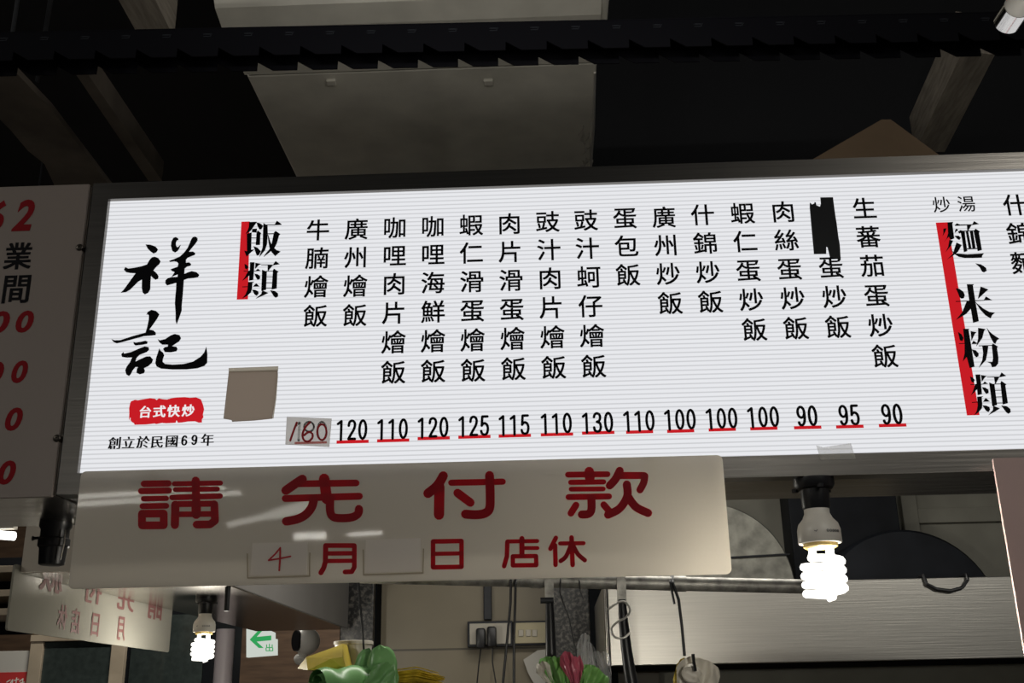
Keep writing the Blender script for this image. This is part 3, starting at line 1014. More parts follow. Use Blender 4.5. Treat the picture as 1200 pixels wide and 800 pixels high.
def spiral_bulb(loc, label, print_marks=True):
    b = thing('spiral_bulb', loc, label, 'light bulb', 'spiral bulbs under the sign boxes')
    x, y, z = loc
    so = MB().lathe([(.0235, 0), (.0235, -.008), (.021, -.012), (.0165, -.013), (.0160, -.034), (.0148, -.036)], loc, 28).build('socket', 'black_plastic', b, True)
    for k in range(3):
        a = k * 2 * PI / 3 + .6
        MB().lathe([(.004, 0), (.004, -.004)], (x + .0225 * math.cos(a), y + .0225 * math.sin(a), z - .010), 8).build('screw_boss', 'black_plastic', so)
    base = MB().lathe([(.0145, -.034), (.0145, -.041), (.0172, -.047), (.0225, -.053), (.0245, -.060), (.0248, -.074), (.0238, -.0755)], loc, 32).build('base', 'ceramic', b, True)
    if print_marks:
        mb = MB()

        def cyl(u, v):
            a = -PI / 2 + u / .0249
            return Vector((x + .0249 * math.cos(a), y + .0249 * math.sin(a), z - .064 + v))
        for k in range(5):
            u = .004 + k * .0036
            stroke(mb, [(u + .0011 * math.cos(q * PI / 4), .0013 * math.sin(q * PI / 4)) for q in range(8)], .0006, cyl, .0003, closed=True, nrm=(math.sin(u / .0249), -math.cos(u / .0249), 0))
        stroke(mb, [(-.011, .0006), (-.009, -.0006), (-.0075, .001)], .0006, cyl, .0003, nrm=(-.4, -.9, 0))
        mb.build('printed_marks', 'marks_grey', base)
    MB().lathe([(.0195, -.0755), (.0195, -.0795), (.017, -.081)], loc, 28).build('collar', 'amber', b, True)
    path = []
    turns, n = 4.0, 76
    for s in (1,):
        path.append(Vector((x - .010, y, z - .080)))
        path.append(Vector((x - .010, y, z - .087)))
        for i in range(n + 1):
            t = i / n
            a = PI + turns * 2 * PI * t
            r = .0215
            if t < .06:
                r = .012 + (.0215 - .012) * t / .06
            path.append(Vector((x + r * math.cos(a), y + r * math.sin(a), z - .092 - .040 * t)))
        path.append(Vector((x + .012, y + .002, z - .1345)))
        path.append(Vector((x + .002, y, z - .137)))
    MB().tube(path, .0046, 8).build('glowing_spiral', 'spiral_glow', b, True)
    l = bpy.data.lights.new('bulb_light', 'POINT')
    l.energy = BULB_WATTS
    l.color = (1.0, .95, .84)
    l.shadow_soft_size = .02
    lo = bpy.data.objects.new('bulb_light', l)
    COL.objects.link(lo)
    lo.parent = b
    lo.location = (0, 0, -.162)
    MB().tube([Vector((x + .010, y, z - .080)), Vector((x + .010, y, z - .088)), Vector((x + .012, y - .004, z - .096))], .0050, 7).build('tube_end', 'spiral_glow', b, True)
    return b


q = PZ(953, 561, FZ0)
bulb = spiral_bulb((q.x, q.y, FZ0), 'large glowing spiral bulb under the menu light box, right of the hanging sign')
q = PZ(242, 699, FZ0)
clone(bulb, (q.x, q.y, FZ0 - .0016), 'smaller looking glowing spiral bulb at lower left beside the green exit sign')

# black socket without a bulb under the left box
q = PZ(63, 621, FZ0)
SYK = min(q.y, .185)
q.x = P(66, 612, SYK).x
sk = thing('bulb_socket', (q.x, SYK, FZ0 - .0002), 'empty black bulb socket under the left sign box', 'bulb socket')
zc = FZ0 - .0002
MB().lathe([(.021, 0), (.021, -.006), (.0185, -.010), (.0185, -.021), (.0205, -.023), (.0205, -.032), (.018, -.034), (.0165, -.056), (.014, -.057)], (q.x, SYK, zc), 26).build('socket_body', 'black_plastic', sk, True)
MB().tube([(q.x - .019, SYK, zc - .020), (q.x - .027, SYK, zc - .0205), (q.x - .030, SYK, zc - .0205)], [.002, .002, .0035], 8).build('switch_key', 'black_plastic', sk, True)
MB().tube([(q.x + .0195, SYK - .014, zc - .012), (q.x + .0215, SYK - .016, zc - .030), (q.x + .0175, SYK - .014, zc - .052)], .0011, 6).build('chrome_edge', 'chrome', sk, True)

# ------------------------------------------------------------------ mirrored sign on the far side of the left box
XS = -.962
ya, yb = PX(9, 734, XS).y, PX(198, 767, XS).y
zb = (PX(9, 734, XS).z + PX(198, 767, XS).z) / 2
ss = thing('side_sign', (XS - .002, (ya + yb) / 2, FZ0), 'pale acrylic sign seen from behind with mirrored red characters, lower left', 'sign')


def ypts(y0, y1, z0, z1, r, x):
    return [(x, p[0], p[2]) for p in rounded(y0, y1, z0, z1, r, 0)]


MB().prism(ypts(ya, yb, zb, FZ0 + .012, .006, XS - .0005), (-1, 0, 0), .004).build('acrylic_board', 'side_white', ss)
MB().box(XS - .0004, -.9601, ya + .1, ya + .14, FZ0 + .004, FZ0 + .011).build('mounting_block', 'black_plastic', ss)


def side(px, py):
    q_ = PX(px, py, XS)
    return q_


mb = MB()


def put_side(ch, x0, x1, y0, y1):
    """characters of the street face showing through, mirrored, filling a photo box"""
    a_, b_ = PX(x0, y1, XS), PX(x1, y0, XS)
    mb = MB()
    put_glyph(mb, ch, (0, 0, 0), 1, dx=((-.025, -.02), (.025, -.02), (-.025, .02), (.025, .02), (0, 0)), fit=(-b_.y, -a_.y, a_.z, b_.z), to=lambda x, z, t: Vector((XS - .0047 - .0001 + 0.0053 + t * .05, -x, z)))
    mb.build('mirrored_character', 'side_pink', ss)


put_side('款', 46, 76, 656, 690)
put_side('付', 97, 120, 684, 704)
put_side('先', 137, 158, 691, 713)
put_side('請', 172, 192, 691, 723)
put_side('休', 66, 80, 710, 736)
put_side('店', 82, 95, 714, 741)
put_side('日', 106, 117, 720, 744)
put_side('月', 137, 148, 724, 749)

# ------------------------------------------------------------------ above the box
# slotted black cable tray
TZ = 3.03
A, B = PZ(-60, 90, TZ), PZ(1260, 63, TZ)
dirv = (B - A).normalized()
back = Vector((-dirv.y, dirv.x, 0))
L = (B - A).length


def notched(org, h, off, depth):
    pitch, pts = .0935, []
    x = -off
    low = []
    while x < L:
        for (u, v) in ((0, depth), (.001, depth), (.036, 0), (pitch - .0005, 0)):
            if 0 <= x + u <= L:
                low.append((x + u, v))
        x += pitch
    for (u, v) in low:
        pts.append(org + dirv * u + Vector((0, 0, v)))
    pts.append(org + dirv * L + Vector((0, 0, h)))
    pts.append(org + Vector((0, 0, h)))
    return pts


TW = .062
tr = thing('cable_tray', (A + B) / 2, 'black slotted cable tray crossing the dark space above the menu', 'cable tray')
MB().prism(notched(A, .072, .03, .022), back, .003).build('rear_flange', 'tray_black', tr)
fo = A - back * TW
MB().prism(notched(fo, .072, .012, .022), back, .003).build('front_flange', 'tray_black', tr)
top = [fo + Vector((0, 0, .0725)), fo + dirv * L + Vector((0, 0, .0725)), A + back * .003 + dirv * L + Vector((0, 0, .0725)), A + back * .003 + Vector((0, 0, .0725))]
MB().prism(top, (0, 0, 1), .003).build('web', 'tray_black', tr)
clip = None
for k in range(int(L / .0935)):
    c_ = fo - back * .001 + dirv * (.055 + k * .0935) + Vector((0, 0, .058))
    if clip is None:
        mb = MB()
        stroke(mb, [(-.009, 0), (.009, 0)], .003, lambda x, y: c_ + dirv * x + Vector((0, 0, y)), .0012, nrm=back)
        stroke(mb, [(.007, 0), (.007, -.006), (-.009, -.006)], .002, lambda x, y: c_ + dirv * x + Vector((0, 0, y)), .0012, nrm=back)
        clip = mb.build('clip_slot', 'fan_black', tr)
        c0_ = c_
    else:
        d_ = clip.copy()
        COL.objects.link(d_)
        d_.parent = tr
        d_.location = c_ - c0_
for s in (.15, L - .15):
    c_ = A - back * TW / 2 + dirv * s
    MB().tube([c_ + Vector((0, 0, .0755)), Vector((c_.x, c_.y, 4.4))], .005, 8).build('hanger_rod', 'dark_steel', tr)

# ceiling air conditioner
AZ = 3.40
f1, f2 = PZ(287, 82, AZ), PZ(700, 81, AZ)
b1, b2 = PZ(345, 206, AZ), PZ(690, 206, AZ)
ax0, ax1 = (f1.x + b1.x) / 2, (f2.x + b2.x) / 2
ay0, ay1 = (f1.y + f2.y) / 2, (b1.y + b2.y) / 2
ac = thing('ceiling_air_conditioner', ((ax0 + ax1) / 2, (ay0 + ay1) / 2, 4.4), 'grubby white ceiling air conditioner hanging above the menu light box', 'air conditioner')
MB().box(ax0, ax1, ay0, ay1, AZ, AZ + .22, .006).build('casing', 'ac_white', ac)
nose = []
ny0 = ay0 - .34
for (y_, z_) in ((ay0 - .012, AZ - .004), (ny0 + .10, AZ - .004), (ny0 + .03, AZ + .012), (ny0, AZ + .05), (ny0 + .02, AZ + .12), (ny0 + .08, AZ + .20), (ay0 - .012, AZ + .22)):
    nose.append((ax0 - .002, y_, z_))
MB().prism(nose, (1, 0, 0), ax1 - ax0 + .004).build('front_cowl', 'ac_white', ac)
MB().box(ax0 + .03, ax1 - .03, ny0 + .16, ny0 + .166, AZ - .008, AZ - .0041).build('louvre_lip', 'ac_white', ac)
for x_ in (388, 572):
    q = PZ(x_, 93, AZ)
    MB().box(q.x - .014, q.x + .014, q.y - .006, q.y + .02, AZ - .010, AZ - .0002, .002).build('latch', 'ac_white', ac)
mb = MB()
random.seed(4)
for k in range(16):
    q = PZ(690 + random.uniform(-9, 3), 150 + k * 3.6 + random.uniform(-3, 3), AZ - .003)
    mb.tube([q, q + Vector((random.uniform(-.012, .012), .03, -.002)), q + Vector((random.uniform(-.02, .012), .06, .0))], .0018, 5)
mb.build('peeling_foil', 'foil', ac)
q1, q2 = PZ(697, 84, AZ), PZ(692, 200, AZ)
MB().tube([q1 + Vector((0, 0, -.003)), q1.lerp(q2, .5) + Vector((.004, 0, -.004)), q2 + Vector((0, 0, -.003))], .004, 6).build('edge_seal', 'foil', ac)
for x_ in (ax0 + .1, ax1 - .1):
    for y_ in (ay0 + .1, ay1 - .1):
        MB().tube([(x_, y_, AZ + .22), (x_, y_, 4.4)], .006, 8).build('hanger_rod', 'dark_steel', ac)
mb = MB()
q = PZ(709, 24, AZ)
mb.box(ax1 + .002, ax1 + .022, ny0 + .02, ny0 + .20, AZ + .005, AZ + .12, .006)
mb.build('end_bracket', 'ac_white', ac)


# joists running back under the dark ceiling
def joist(name, p1, p2, p3, p4, z, h, material, label):
    """four photo corners of its underside, near left, near right, far right, far left"""
    c_ = [PZ(*p, z) for p in (p1, p2, p3, p4)]
    return structure(MB().prism(c_, (0, 0, 1), h).build(name, material), label, 'joist')


joist('ceiling_joist', (1128, 60), (1166, 64), (1107, 178), (1072, 178), 3.45, .14, 'joist_wood', 'worn pale timber joist at the upper right')
joist('ceiling_joist', (128, -20), (172, -20), (204, 45), (164, 45), 3.30, .12, 'joist_wood', 'pale timber joist at the top left above the cable tray')
joist('ceiling_joist', (84, 80), (98, 80), (190, 212), (174, 212), 3.45, .08, 'ply_dark', 'narrow dark batten left of the air conditioner')
mb = MB()
mb.prism([PZ(x, y, 3.3) for x, y in [(-30, 60), (4, 70), (60, 128), (132, 222), (66, 222), (52, 192), (33, 177), (12, 152), (0, 140), (-30, 120)]], (0, 0, 1), .02)
structure(mb.build('ceiling_joist', 'ply_dark'), 'broad brown board with a ragged edge at the upper left', 'joist')
q = PZ(44, 70, 3.2)
tag(MB().tube([PZ(61, -10, 3.3), PZ(52, 45, 3.25), PZ(44, 95, 3.2)], .006, 8).build('ceiling_rod', 'dark_steel'), 'thin hanging rod at the upper left corner', 'rod')

# cardboard lying on top of the box
to = lambda x, y, d: P(x, y, d)
cb = MB()
cb.prism([P(944, 188, .03) - Vector((0, 0, .004)), P(1033, 140, .09), P(1044, 140, .09), P(1062, 190, .03) - Vector((0, 0, .004))], (0, 1, 0.2), .003)
cb.prism([P(1062, 190, .03) - Vector((0, 0, .004)), P(1044, 140, .09), P(1104, 184, .05)], (0, 1, 0.2), .003)
tag(cb.build('cardboard_sheet', 'cardboard'), 'folded brown cardboard lying on top of the menu light box', 'cardboard')

# tube lamp at the upper right corner
e = P(1183, 22, -.32)
tl = thing('tube_lamp', (e.x, -.9, e.z), 'white tube lamp end poking in at the upper right corner', 'lamp')
MB().lathe([(.0128, 0), (.0132, .006), (.0132, -.020), (.0130, -.020)], e, 24, 'Y').build('end_cap', 'chrome', tl, True)
MB().lathe([(.0129, -.0205), (.0129, -.075), (.0122, -.078)], e, 24, 'Y').build('sleeve', 'ceramic', tl, True)
MB().lathe([(.0120, -.0785), (.0120, -1.18)], e, 24, 'Y').build('glass_tube', 'tube_glow', tl, True)
MB().lathe([(.0132, -1.18), (.0132, -1.206)], e, 24, 'Y').build('end_cap', 'chrome', tl, True)
MB().box(e.x - .02, e.x + .02, e.y - 1.15, e.y - .09, e.z + .03, e.z + .06, .004).build('batten', 'outlet_white', tl)
for dy in (-.11, -1.12):
    MB().box(e.x - .006, e.x + .006, e.y + dy - .01, e.y + dy + .01, e.z + .01, e.z + .031).build('holder', 'outlet_white', tl)
    MB().tube([(e.x, e.y + dy, e.z + .06), (e.x, e.y + dy, 4.4)], .003, 6).build('hanger_rod', 'dark_steel', tl)

# ------------------------------------------------------------------ behind: hood, fan, ducts
HY = 1.65
h0, h1 = P(722, 780, HY), P(720, 690, HY)
HZ0, HZ1 = h0.z, P(900, 681, HY).z
hx0 = P(709, 740, HY).x
hd = thing('extractor_hood', (1.2, 2.0, HZ0), 'stainless steel extractor hood behind the glowing bulb', 'hood')
MB().box(hx0, 2.2, HY, HY + .012, HZ0, HZ1, .002).build('front_skirt', 'steel_bright', hd)
MB().box(hx0, hx0 + .012, HY + .0125, WY - .025, HZ0, HZ1, .002).build('side_skirt', 'steel_bright', hd)
MB().box(hx0 + .013, 2.2, HY + .0125, WY - .025, HZ1 - .02, HZ1 - .002).build('top_plate', 'dark_steel', hd)
MB().box(hx0 + .013, 2.2, HY + .0125, HY + .6, HZ0 + .002, HZ0 + .012).build('grease_filter', 'black_matte', hd)
MB().tube([(hx0 + .006, HY - .004, HZ0 + .002), (hx0 + .006, HY - .004, HZ1 - .002)], .007, 10).build('corner_bead', 'chrome', hd, True)
# fan drum with axis along the depth
c = P(1070, 727, 2.0)
k = (P(1100, 700, 2.0) - P(1000, 700, 2.0)).length / 100
fd = thing('extractor_fan', (c.x, 2.15, HZ1), 'dark round fan drum sitting on top of the steel hood', 'fan')
rad = 108 * k
prof = [(rad * .6, 0), (rad * .97, .008), (rad, .02), (rad, .28), (rad * .97, .29), (rad * .4, .30)]


def drum(prof, c, zmin):
    mb_ = MB()
    mb_.lathe(prof, c, 56, 'Y')
    geom = mb_.bm.verts[:] + mb_.bm.edges[:] + mb_.bm.faces[:]
    r_ = bmesh.ops.bisect_plane(mb_.bm, geom=geom, plane_co=(0, 0, zmin), plane_no=(0, 0, -1), clear_outer=True)
    es = [x for x in r_['geom_cut'] if isinstance(x, bmesh.types.BMEdge)]
    bmesh.ops.contextual_create(mb_.bm, geom=es)
    return mb_


drum(prof, (c.x, 2.0, c.z), HZ1).build('drum', 'fan_black', fd, True)
drum([(rad * .45, -.012), (rad * .45, -.001)], (c.x, 2.0, c.z + .0), HZ1).build('motor_plate', 'fan_black', fd, True)
pl = [P(x, y, 1.99) for x, y in [(1085, 681), (1095, 690), (1112, 693), (1128, 688), (1133, 678)]]
hl = [P(x, y, HY - .008) for x, y in [(1083, 676), (1086, 684), (1098, 690), (1114, 692), (1128, 688), (1134, 679), (1133, 674)]]
pth = [Vector(p) for p in hl]
for k_ in (0, -1):
    pth[k_] = Vector((pth[k_].x, HY - .006, HZ1 + .006))
pth = [pth[0] + Vector((0, .04, 0))] + pth + [pth[-1] + Vector((0, .04, 0))]
tag(MB().tube(pth, .0045, 8).build('fan_cable', 'black_plastic'), 'black cable loop drooping over the top edge of the steel hood', 'cable')
# square dark duct
s0, s1 = P(918, 640, 2.32), P(1058, 640, 2.32)
MBd = MB()
z_top = 2.7
MBd.box(s0.x + .03, s1.x, 2.32, 2.45, HZ1, 2.44, .004)
du = thing('square_duct', ((s0.x + s1.x) / 2, 2.2, HZ1), 'dark square exhaust duct rising behind the glowing bulb', 'duct')
MBd.build('shaft', 'fan_black', du)
MB().box(s0.x + .02, s1.x + .01, 2.31, 2.318, HZ1, HZ1 + .03).build('flange', 'dark_steel', du)
# round galvanised duct
c = P(832, 688, 1.9)
k = (P(900, 690, 1.9) - P(800, 690, 1.9)).length / 100
gd = thing('round_duct', (c.x, 2.0, HZ1), 'mottled grey round galvanised duct right behind the hanging sign edge', 'duct')
r_ = 101 * k
drum([(r_ * .98, 0), (r_, .01), (r_, .32), (r_ * .98, .33)], (c.x, 1.9, c.z), HZ1).build('drum', 'galvanised_duct', gd, True)
q1, q2 = P(852, 655, 1.895), P(927, 649, 1.895)
MB().tube([Vector((q1.x - .12, 1.896, q1.z)), Vector((q2.x - .004, 1.896, q2.z))], .003, 6).build('seam', 'dark_steel', gd)
# pale strips on the wall
q1, q2 = P(1060, 620, 2.46), P(1078, 620, 2.46)
structure(MB().box(q1.x, q2.x, 2.455, 2.479, 1.9, 2.44, .002).build('trim_3', 'olive_wall'), 'vertical wall strip above the fan drum', 'trim')
q1 = P(1100, 612, 2.46)
structure(MB().box(q2.x + .001, 3.0, 2.462, 2.479, q1.z, q1.z + .05, .002).build('trim_4', 'olive_wall'), 'horizontal wall strip above the fan drum', 'trim')

# ------------------------------------------------------------------ pipe and what hangs on it
p1, p2 = P(420, 675, .95), P(961, 687.5, .95)
rp = 8.3 * (P(700, 680, .95) - P(600, 680, .95)).length / 100
pp = thing('steel_pipe', (p1 + p2) / 2, 'rusty galvanised pipe running below the hanging sign', 'pipe')
MB().tube([p1, p2], rp, 18).build('pipe_body', 'galvanised', pp, True)
d_ = (p2 - p1).normalized()
for t_ in (.39, .70):
    q = p1.lerp(p2, t_)
    MB().tube([q - d_ * .012, q + d_ * .012], rp * 1.12, 18).build('coupling', 'galvanised', pp, True)
MB().tube([p2 - d_ * .004, p2 + d_ * .004], rp * 1.05, 18).build('end_cap', 'galvanised', pp, True)
for t_ in (.05, .55):
    q = p1.lerp(p2, t_)
    MB().tube([q + Vector((0, 0, rp)), Vector((q.x, q.y, 2.20)), Vector((q.x, BOXD, 2.22))], .005, 8).build('hanger_rod', 'dark_steel', pp)


def pipe_at(px):
    """the pipe's axis under photo column px"""
    best = min((abs((p1.lerp(p2, i / 400) - CAM).dot(RGT) / (p1.lerp(p2, i / 400) - CAM).dot(FWD) * F_PX + 600 - px), i) for i in range(401))
    return p1.lerp(p2, best[1] / 400)


def tool(px, label, bend, hw):
    q = pipe_at(px)
    yk = q.y - rp - .004
    t_ = thing('hanging_tool', (q.x, yk, q.z), label, 'utensil', 'black handled tools on the pipe')
    mb_ = MB()
    z1 = P(px, 706, yk).z
    mb_.box(q.x - .009, q.x + .009, yk - .002, yk + .002, z1, q.z + rp + .003)
    mb_.box(q.x - .009, q.x + .009, yk - .002, q.y + rp, q.z + rp + .0002, q.z + rp + .0042)
    mb_.build('flat_hanger', 'galvanised', t_)
    z2 = P(px, 850, yk).z
    path = [Vector((q.x + bend * s * s, yk, z1 + .006 + (z2 - z1) * s)) for s in (0, .2, .4, .6, .8, 1.0)]
    MB().tube(path, [hw * .8, hw, hw * 1.1, hw * 1.25, hw * 1.3, hw * 1.2], 14).build('handle', 'black_plastic', t_, True)
    if bend == 0:
        MB().lathe([(.006, -.012), (.006, .014)], (q.x - .006, yk - .006, z1 + .004), 10, 'X').build('clamp', 'dark_steel', t_, True)
    return t_


tool(644, 'straight black handle hanging from the pipe left of the granite pillar', 0, .0095)
tool(727, 'black curved handle hanging from the pipe in front of the hood edge', .022, .0095)
yk = pipe_at(727).y - rp - .019
to = lambda x, y: P(540 + x / 5.4545, 660 + y / 5.4545, yk)
sp = smooth_path([(940, 293), (1000, 252), (1045, 245), (1080, 290), (1060, 340), (1000, 375), (962, 420), (985, 470), (1040, 475), (1085, 438)], 6)
tag(MB().tube([to(x, y) for x, y in sp], .0022, 8).build('s_hook', 'foil', None, True), 'chrome S-shaped hook wound about the curved black handle', 'hook')


def cord(name, pts, y, r, label, cat='cable', group=None, m='black_plastic', start_pipe=True):
    pa = [P(px, py, y) for px, py in pts]
    if start_pipe:
        q = pipe_at(pts[0][0])
        pa = [Vector((q.x, q.y + rp + r, q.z)), Vector((q.x, q.y, q.z + rp + r)), Vector((pa[0].x, q.y - rp - r, q.z))] + [Vector((p.x, q.y - rp - r - .002, p.z)) for p in pa[1:]]
    return tag(MB().tube(pa, r, 8).build(name, m, None, True), label, cat, group)


cord('hanging_cable', [(598.5, 680), (598, 705), (594, 750), (589, 800), (588, 860)], .92, .0027, 'black cable over the pipe, the left one of a close pair before the outlets', 'cable', 'cables over the pipe')
cord('hanging_cable', [(604, 680), (603.5, 705), (602, 750), (602, 800), (602, 860)], .92, .0027, 'black cable over the pipe, the right one of a close pair before the outlets', 'cable', 'cables over the pipe')
cord('hanging_cable', [(657, 680), (656, 694), (667, 725), (675, 765), (678, 790)], .92, .0016, 'thin dark wire from the pipe down to the pink and green bags', 'wire', 'cables over the pipe')
cord('hanging_cable', [(679, 680), (680, 692), (683, 700)], .92, .0014, 'short loose wire end just right of the thin dark wire', 'wire', 'cables over the pipe')
cord('hanging_cable', [(418, 680), (421, 710), (424, 740), (426, 775)], .92, .0022, 'black cord holding up the green bags', 'cord', 'cables over the pipe')
cord('hanging_cable', [(789, 680), (796, 702), (800, 735), (803, 768)], .92, .0030, 'black hooked wire above the white bag', 'wire', 'cables over the pipe')
cord('hanging_cable', [(786.5, 680), (788, 692), (791, 707)], .92, .0026, 'short black wire tail left of the white bag wire', 'wire', 'cables over the pipe')

# ------------------------------------------------------------------ wall outlets
ow = WY - .001
q0, q1 = P(549, 759, ow), P(601, 728, ow)
ou = thing('wall_outlet', ((q0.x + q1.x) / 2, ow, (q0.z + q1.z) / 2), 'white double outlet plate on the beige wall', 'outlet')
MB().box(q0.x, q1.x, WY - .05, WY - .0005, q0.z, q1.z, .003).build('back_box', 'dark_steel', ou)
MB().box(q0.x + .008, q1.x - .006, WY - .056, WY - .0502, q0.z + .008, q1.z - .008, .002).build('face_plate', 'outlet_white', ou)
pq0, pq1 = q0, q1
q0, q1 = P(602, 757, ow), P(642, 728, ow)
sw = thing('switch_plate', ((q0.x + q1.x) / 2, ow, (q0.z + q1.z) / 2), 'cream plate with three small rocker switches beside the outlet', 'switch')
MB().box(q0.x, q1.x, WY - .05, WY - .0005, q0.z, q1.z, .003).build('back_box', 'dark_steel', sw)
MB().box(q0.x + .004, q1.x - .006, WY - .056, WY - .0502, q0.z + .006, q1.z - .006, .002).build('face_plate', 'outlet_cream', sw)
for x_ in (610.5, 619, 626.5):
    a = P(x_, 741.5, WY - .06)
    MB().box(a.x - .0085, a.x + .0085, WY - .062, WY - .0562, a.z - .011, a.z + .011, .002).build('rocker', 'outlet_white', sw)


def plug(px, py, label, pts):
    c_ = P(px, py, WY - .075)
    o = thing('power_plug', c_, label, 'plug', 'plugs in the outlet')
    MB().box(c_.x - .015, c_.x + .015, WY - .10, WY - .0565, c_.z - .036, c_.z + .030, .007).build('plug_body', 'black_plastic', o, True)
    path = [Vector((c_.x, WY - .08, c_.z - .034))] + [P(x, y, WY - .09) for x, y in pts]
    MB().tube(path, .0022, 7).build('cord', 'black_plastic', o, True)
    return o


plug(563.5, 747, 'black plug on the left side of the white outlet', [(563, 764), (561, 780), (559, 800), (558, 840)])
plug(576.5, 745, 'black plug on the right side of the white outlet', [(577, 760), (577, 775), (581, 800), (583, 840)])
q0, q1 = P(567, 727, WY - .012), P(576, 680, WY - .012)
tag(MB().box(q0.x, q1.x, WY - .024, WY - .0005, q0.z + .002, 2.44, .003).build('conduit', 'dark_steel'), 'grey conduit rising from the wall outlet', 'conduit')
to = lambda x, y: P(540 + x / 5.4545, 660 + y / 5.4545, WY - .03)
tag(MB().prism([to(x, y) for x, y in [(400, 615), (490, 555), (545, 548), (600, 640), (560, 790), (480, 790), (430, 700)]], (0, -1, 0), .002).build('paper_sheet', 'board_white'),
    'pale paper sheet on the wall below the switches', 'paper')

# ------------------------------------------------------------------ bags
BY = .86


def rolled(name, a, b, r, m, parent, seed, turns=2.6):
    a, b = Vector(a), Vector(b)
    ax = (b - a)
    u = ax.normalized().orthogonal().normalized()
    v = ax.normalized().cross(u)

    def fn(s, t):
        ang = turns * 2 * PI * s
        rr = r * (.28 + .72 * s) * (1 + .10 * noise.noise(Vector((ang * .7, t * 3, seed))))
        c_ = a + ax * t + Vector((0, 0, .006 * noise.noise(Vector((t * 4, seed, 0)))))
        return c_ + u * rr * math.cos(ang) + v * rr * math.sin(ang)
    return MB().grid(fn, 90, 14).build(name, m, parent, True)


gb = thing('green_bag_bundle', P(415, 775, BY), 'bundle of rolled green plastic bags hanging at the lower middle', 'plastic bags')
u_ = (P(460, 790, BY) - P(440, 790, BY)).length / 20      # metres per pixel there
rolled('rolled_bag', P(371, 803, BY - .06), P(436, 797, BY + .03), 22 * u_, 'bag_green', gb, 1)


def leaf(cx, cy, w_, h_, y, seed, ang, m, parent, name='folded_bag', fold=5, deep=.5):
    """a crumpled double-skinned fold of thin plastic"""
    c_ = P(cx, cy, y)
    ca, sa = math.cos(ang), math.sin(ang)

    def fn(s, t):
        a_ = 2 * PI * s
        z = (t - .5) * 2
        rx = w_ * u_ * .5 * math.sqrt(max(0, 1 - abs(z) ** 3)) * (1 + .16 * noise.noise(Vector((a_, z * 2, seed))))
        ry = rx * .35 * (1 + deep * math.sin(fold * a_ + seed + z))
        x_ = rx * math.cos(a_)
        zz = z * h_ * u_ * .5 + .004 * noise.noise(Vector((a_ * 2, z * 3, seed + 5)))
        return c_ + Vector((x_ * ca - zz * sa, ry * math.sin(a_), x_ * sa + zz * ca))
    return MB().grid(fn, 36, 16, True).build(name, m, parent, True)


def ruffle(cx, cy, w_, h_, y, seed, ang, m, parent, name='bag_fold', waves=3.0, amp=.5, taper=.55, lean=0.0):
    """a thin gathered sheet: narrow where it is held at the bottom, fanned and wavy at the top"""
    c_ = P(cx, cy, y)
    ca, sa = math.cos(ang), math.sin(ang)

    def fn(s_, t):
        k_ = taper + (1 - taper) * t
        x_ = (s_ - .5) * w_ * u_ * k_
        top_ = h_ * u_ * (1 + .16 * noise.noise(Vector((s_ * 5, seed, 0))) - .55 * (abs(s_ - .5) * 2) ** 3)
        z_ = (t - .5) * top_
        d_ = amp * w_ * u_ * .22 * math.sin(waves * 2 * PI * s_ + seed + t * .8) * (.35 + .65 * t) + lean * u_ * t
        d_ += .004 * noise.noise(Vector((s_ * 6, t * 4, seed)))
        return c_ + Vector((x_ * ca - z_ * sa, d_, x_ * sa + z_ * ca))
    return MB().grid(fn, 48, 18).build(name, m, parent, True)


leaf(448, 788, 36, 62, BY + .01, 2, .10, 'bag_green', gb, 'folded_bag', 3, .15)
leaf(425, 786, 24, 52, BY + .03, 7, -.25, 'bag_green', gb, 'folded_bag', 3, .2)
ruffle(441, 800, 30, 52, BY - .03, 9, -.75, 'bag_green', gb, 'folded_bag', 1.6, .4, .7)
# yellow paper-like bag with a white tub rim behind it
to = lambda x, y, d=0.0: P(330 + x / 5.2174, 670 + y / 5.2174, BY + .05 + d)
yb_ = thing('yellow_bag', to(250, 560), 'crumpled yellow bag left of the green bags', 'bag')
mb = MB()
f = [to(96, 590, .03), to(150, 520, .0), to(375, 440, .02), to(372, 520, -.015), to(300, 530, -.03), to(160, 600, -.03), to(400, 600, -.01), to(415, 585, .04)]
vs_ = [mb.bm.verts.new(p) for p in f]
bk = [mb.bm.verts.new(p + Vector((0, .05, 0))) for p in (f[0], f[1], f[2], f[7], f[6], f[5])]
for tri in ((0, 5, 1), (1, 5, 4), (1, 4, 3), (1, 3, 2), (2, 3, 7), (3, 6, 7), (4, 6, 3), (4, 5, 6)):
    mb.bm.faces.new([vs_[i] for i in tri])
order = [0, 1, 2, 7, 6, 5]
for i in range(6):
    j = (i + 1) % 6
    mb.bm.faces.new((vs_[order[i]], vs_[order[j]], bk[j], bk[i]))
mb.bm.faces.new(bk)
mb.build('bag_body', 'bag_yellow', yb_)
q = P(414, 764, BY + .16)
tb = thing('white_tub', q, 'white plastic tub edge showing behind the yellow bag', 'tub')
MB().lathe([(.030, -.075), (.038, 0.014), (.0405, .015), (.0405, .021), (.037, .022)], q, 28).build('tub_body', 'bag_white', tb, True)
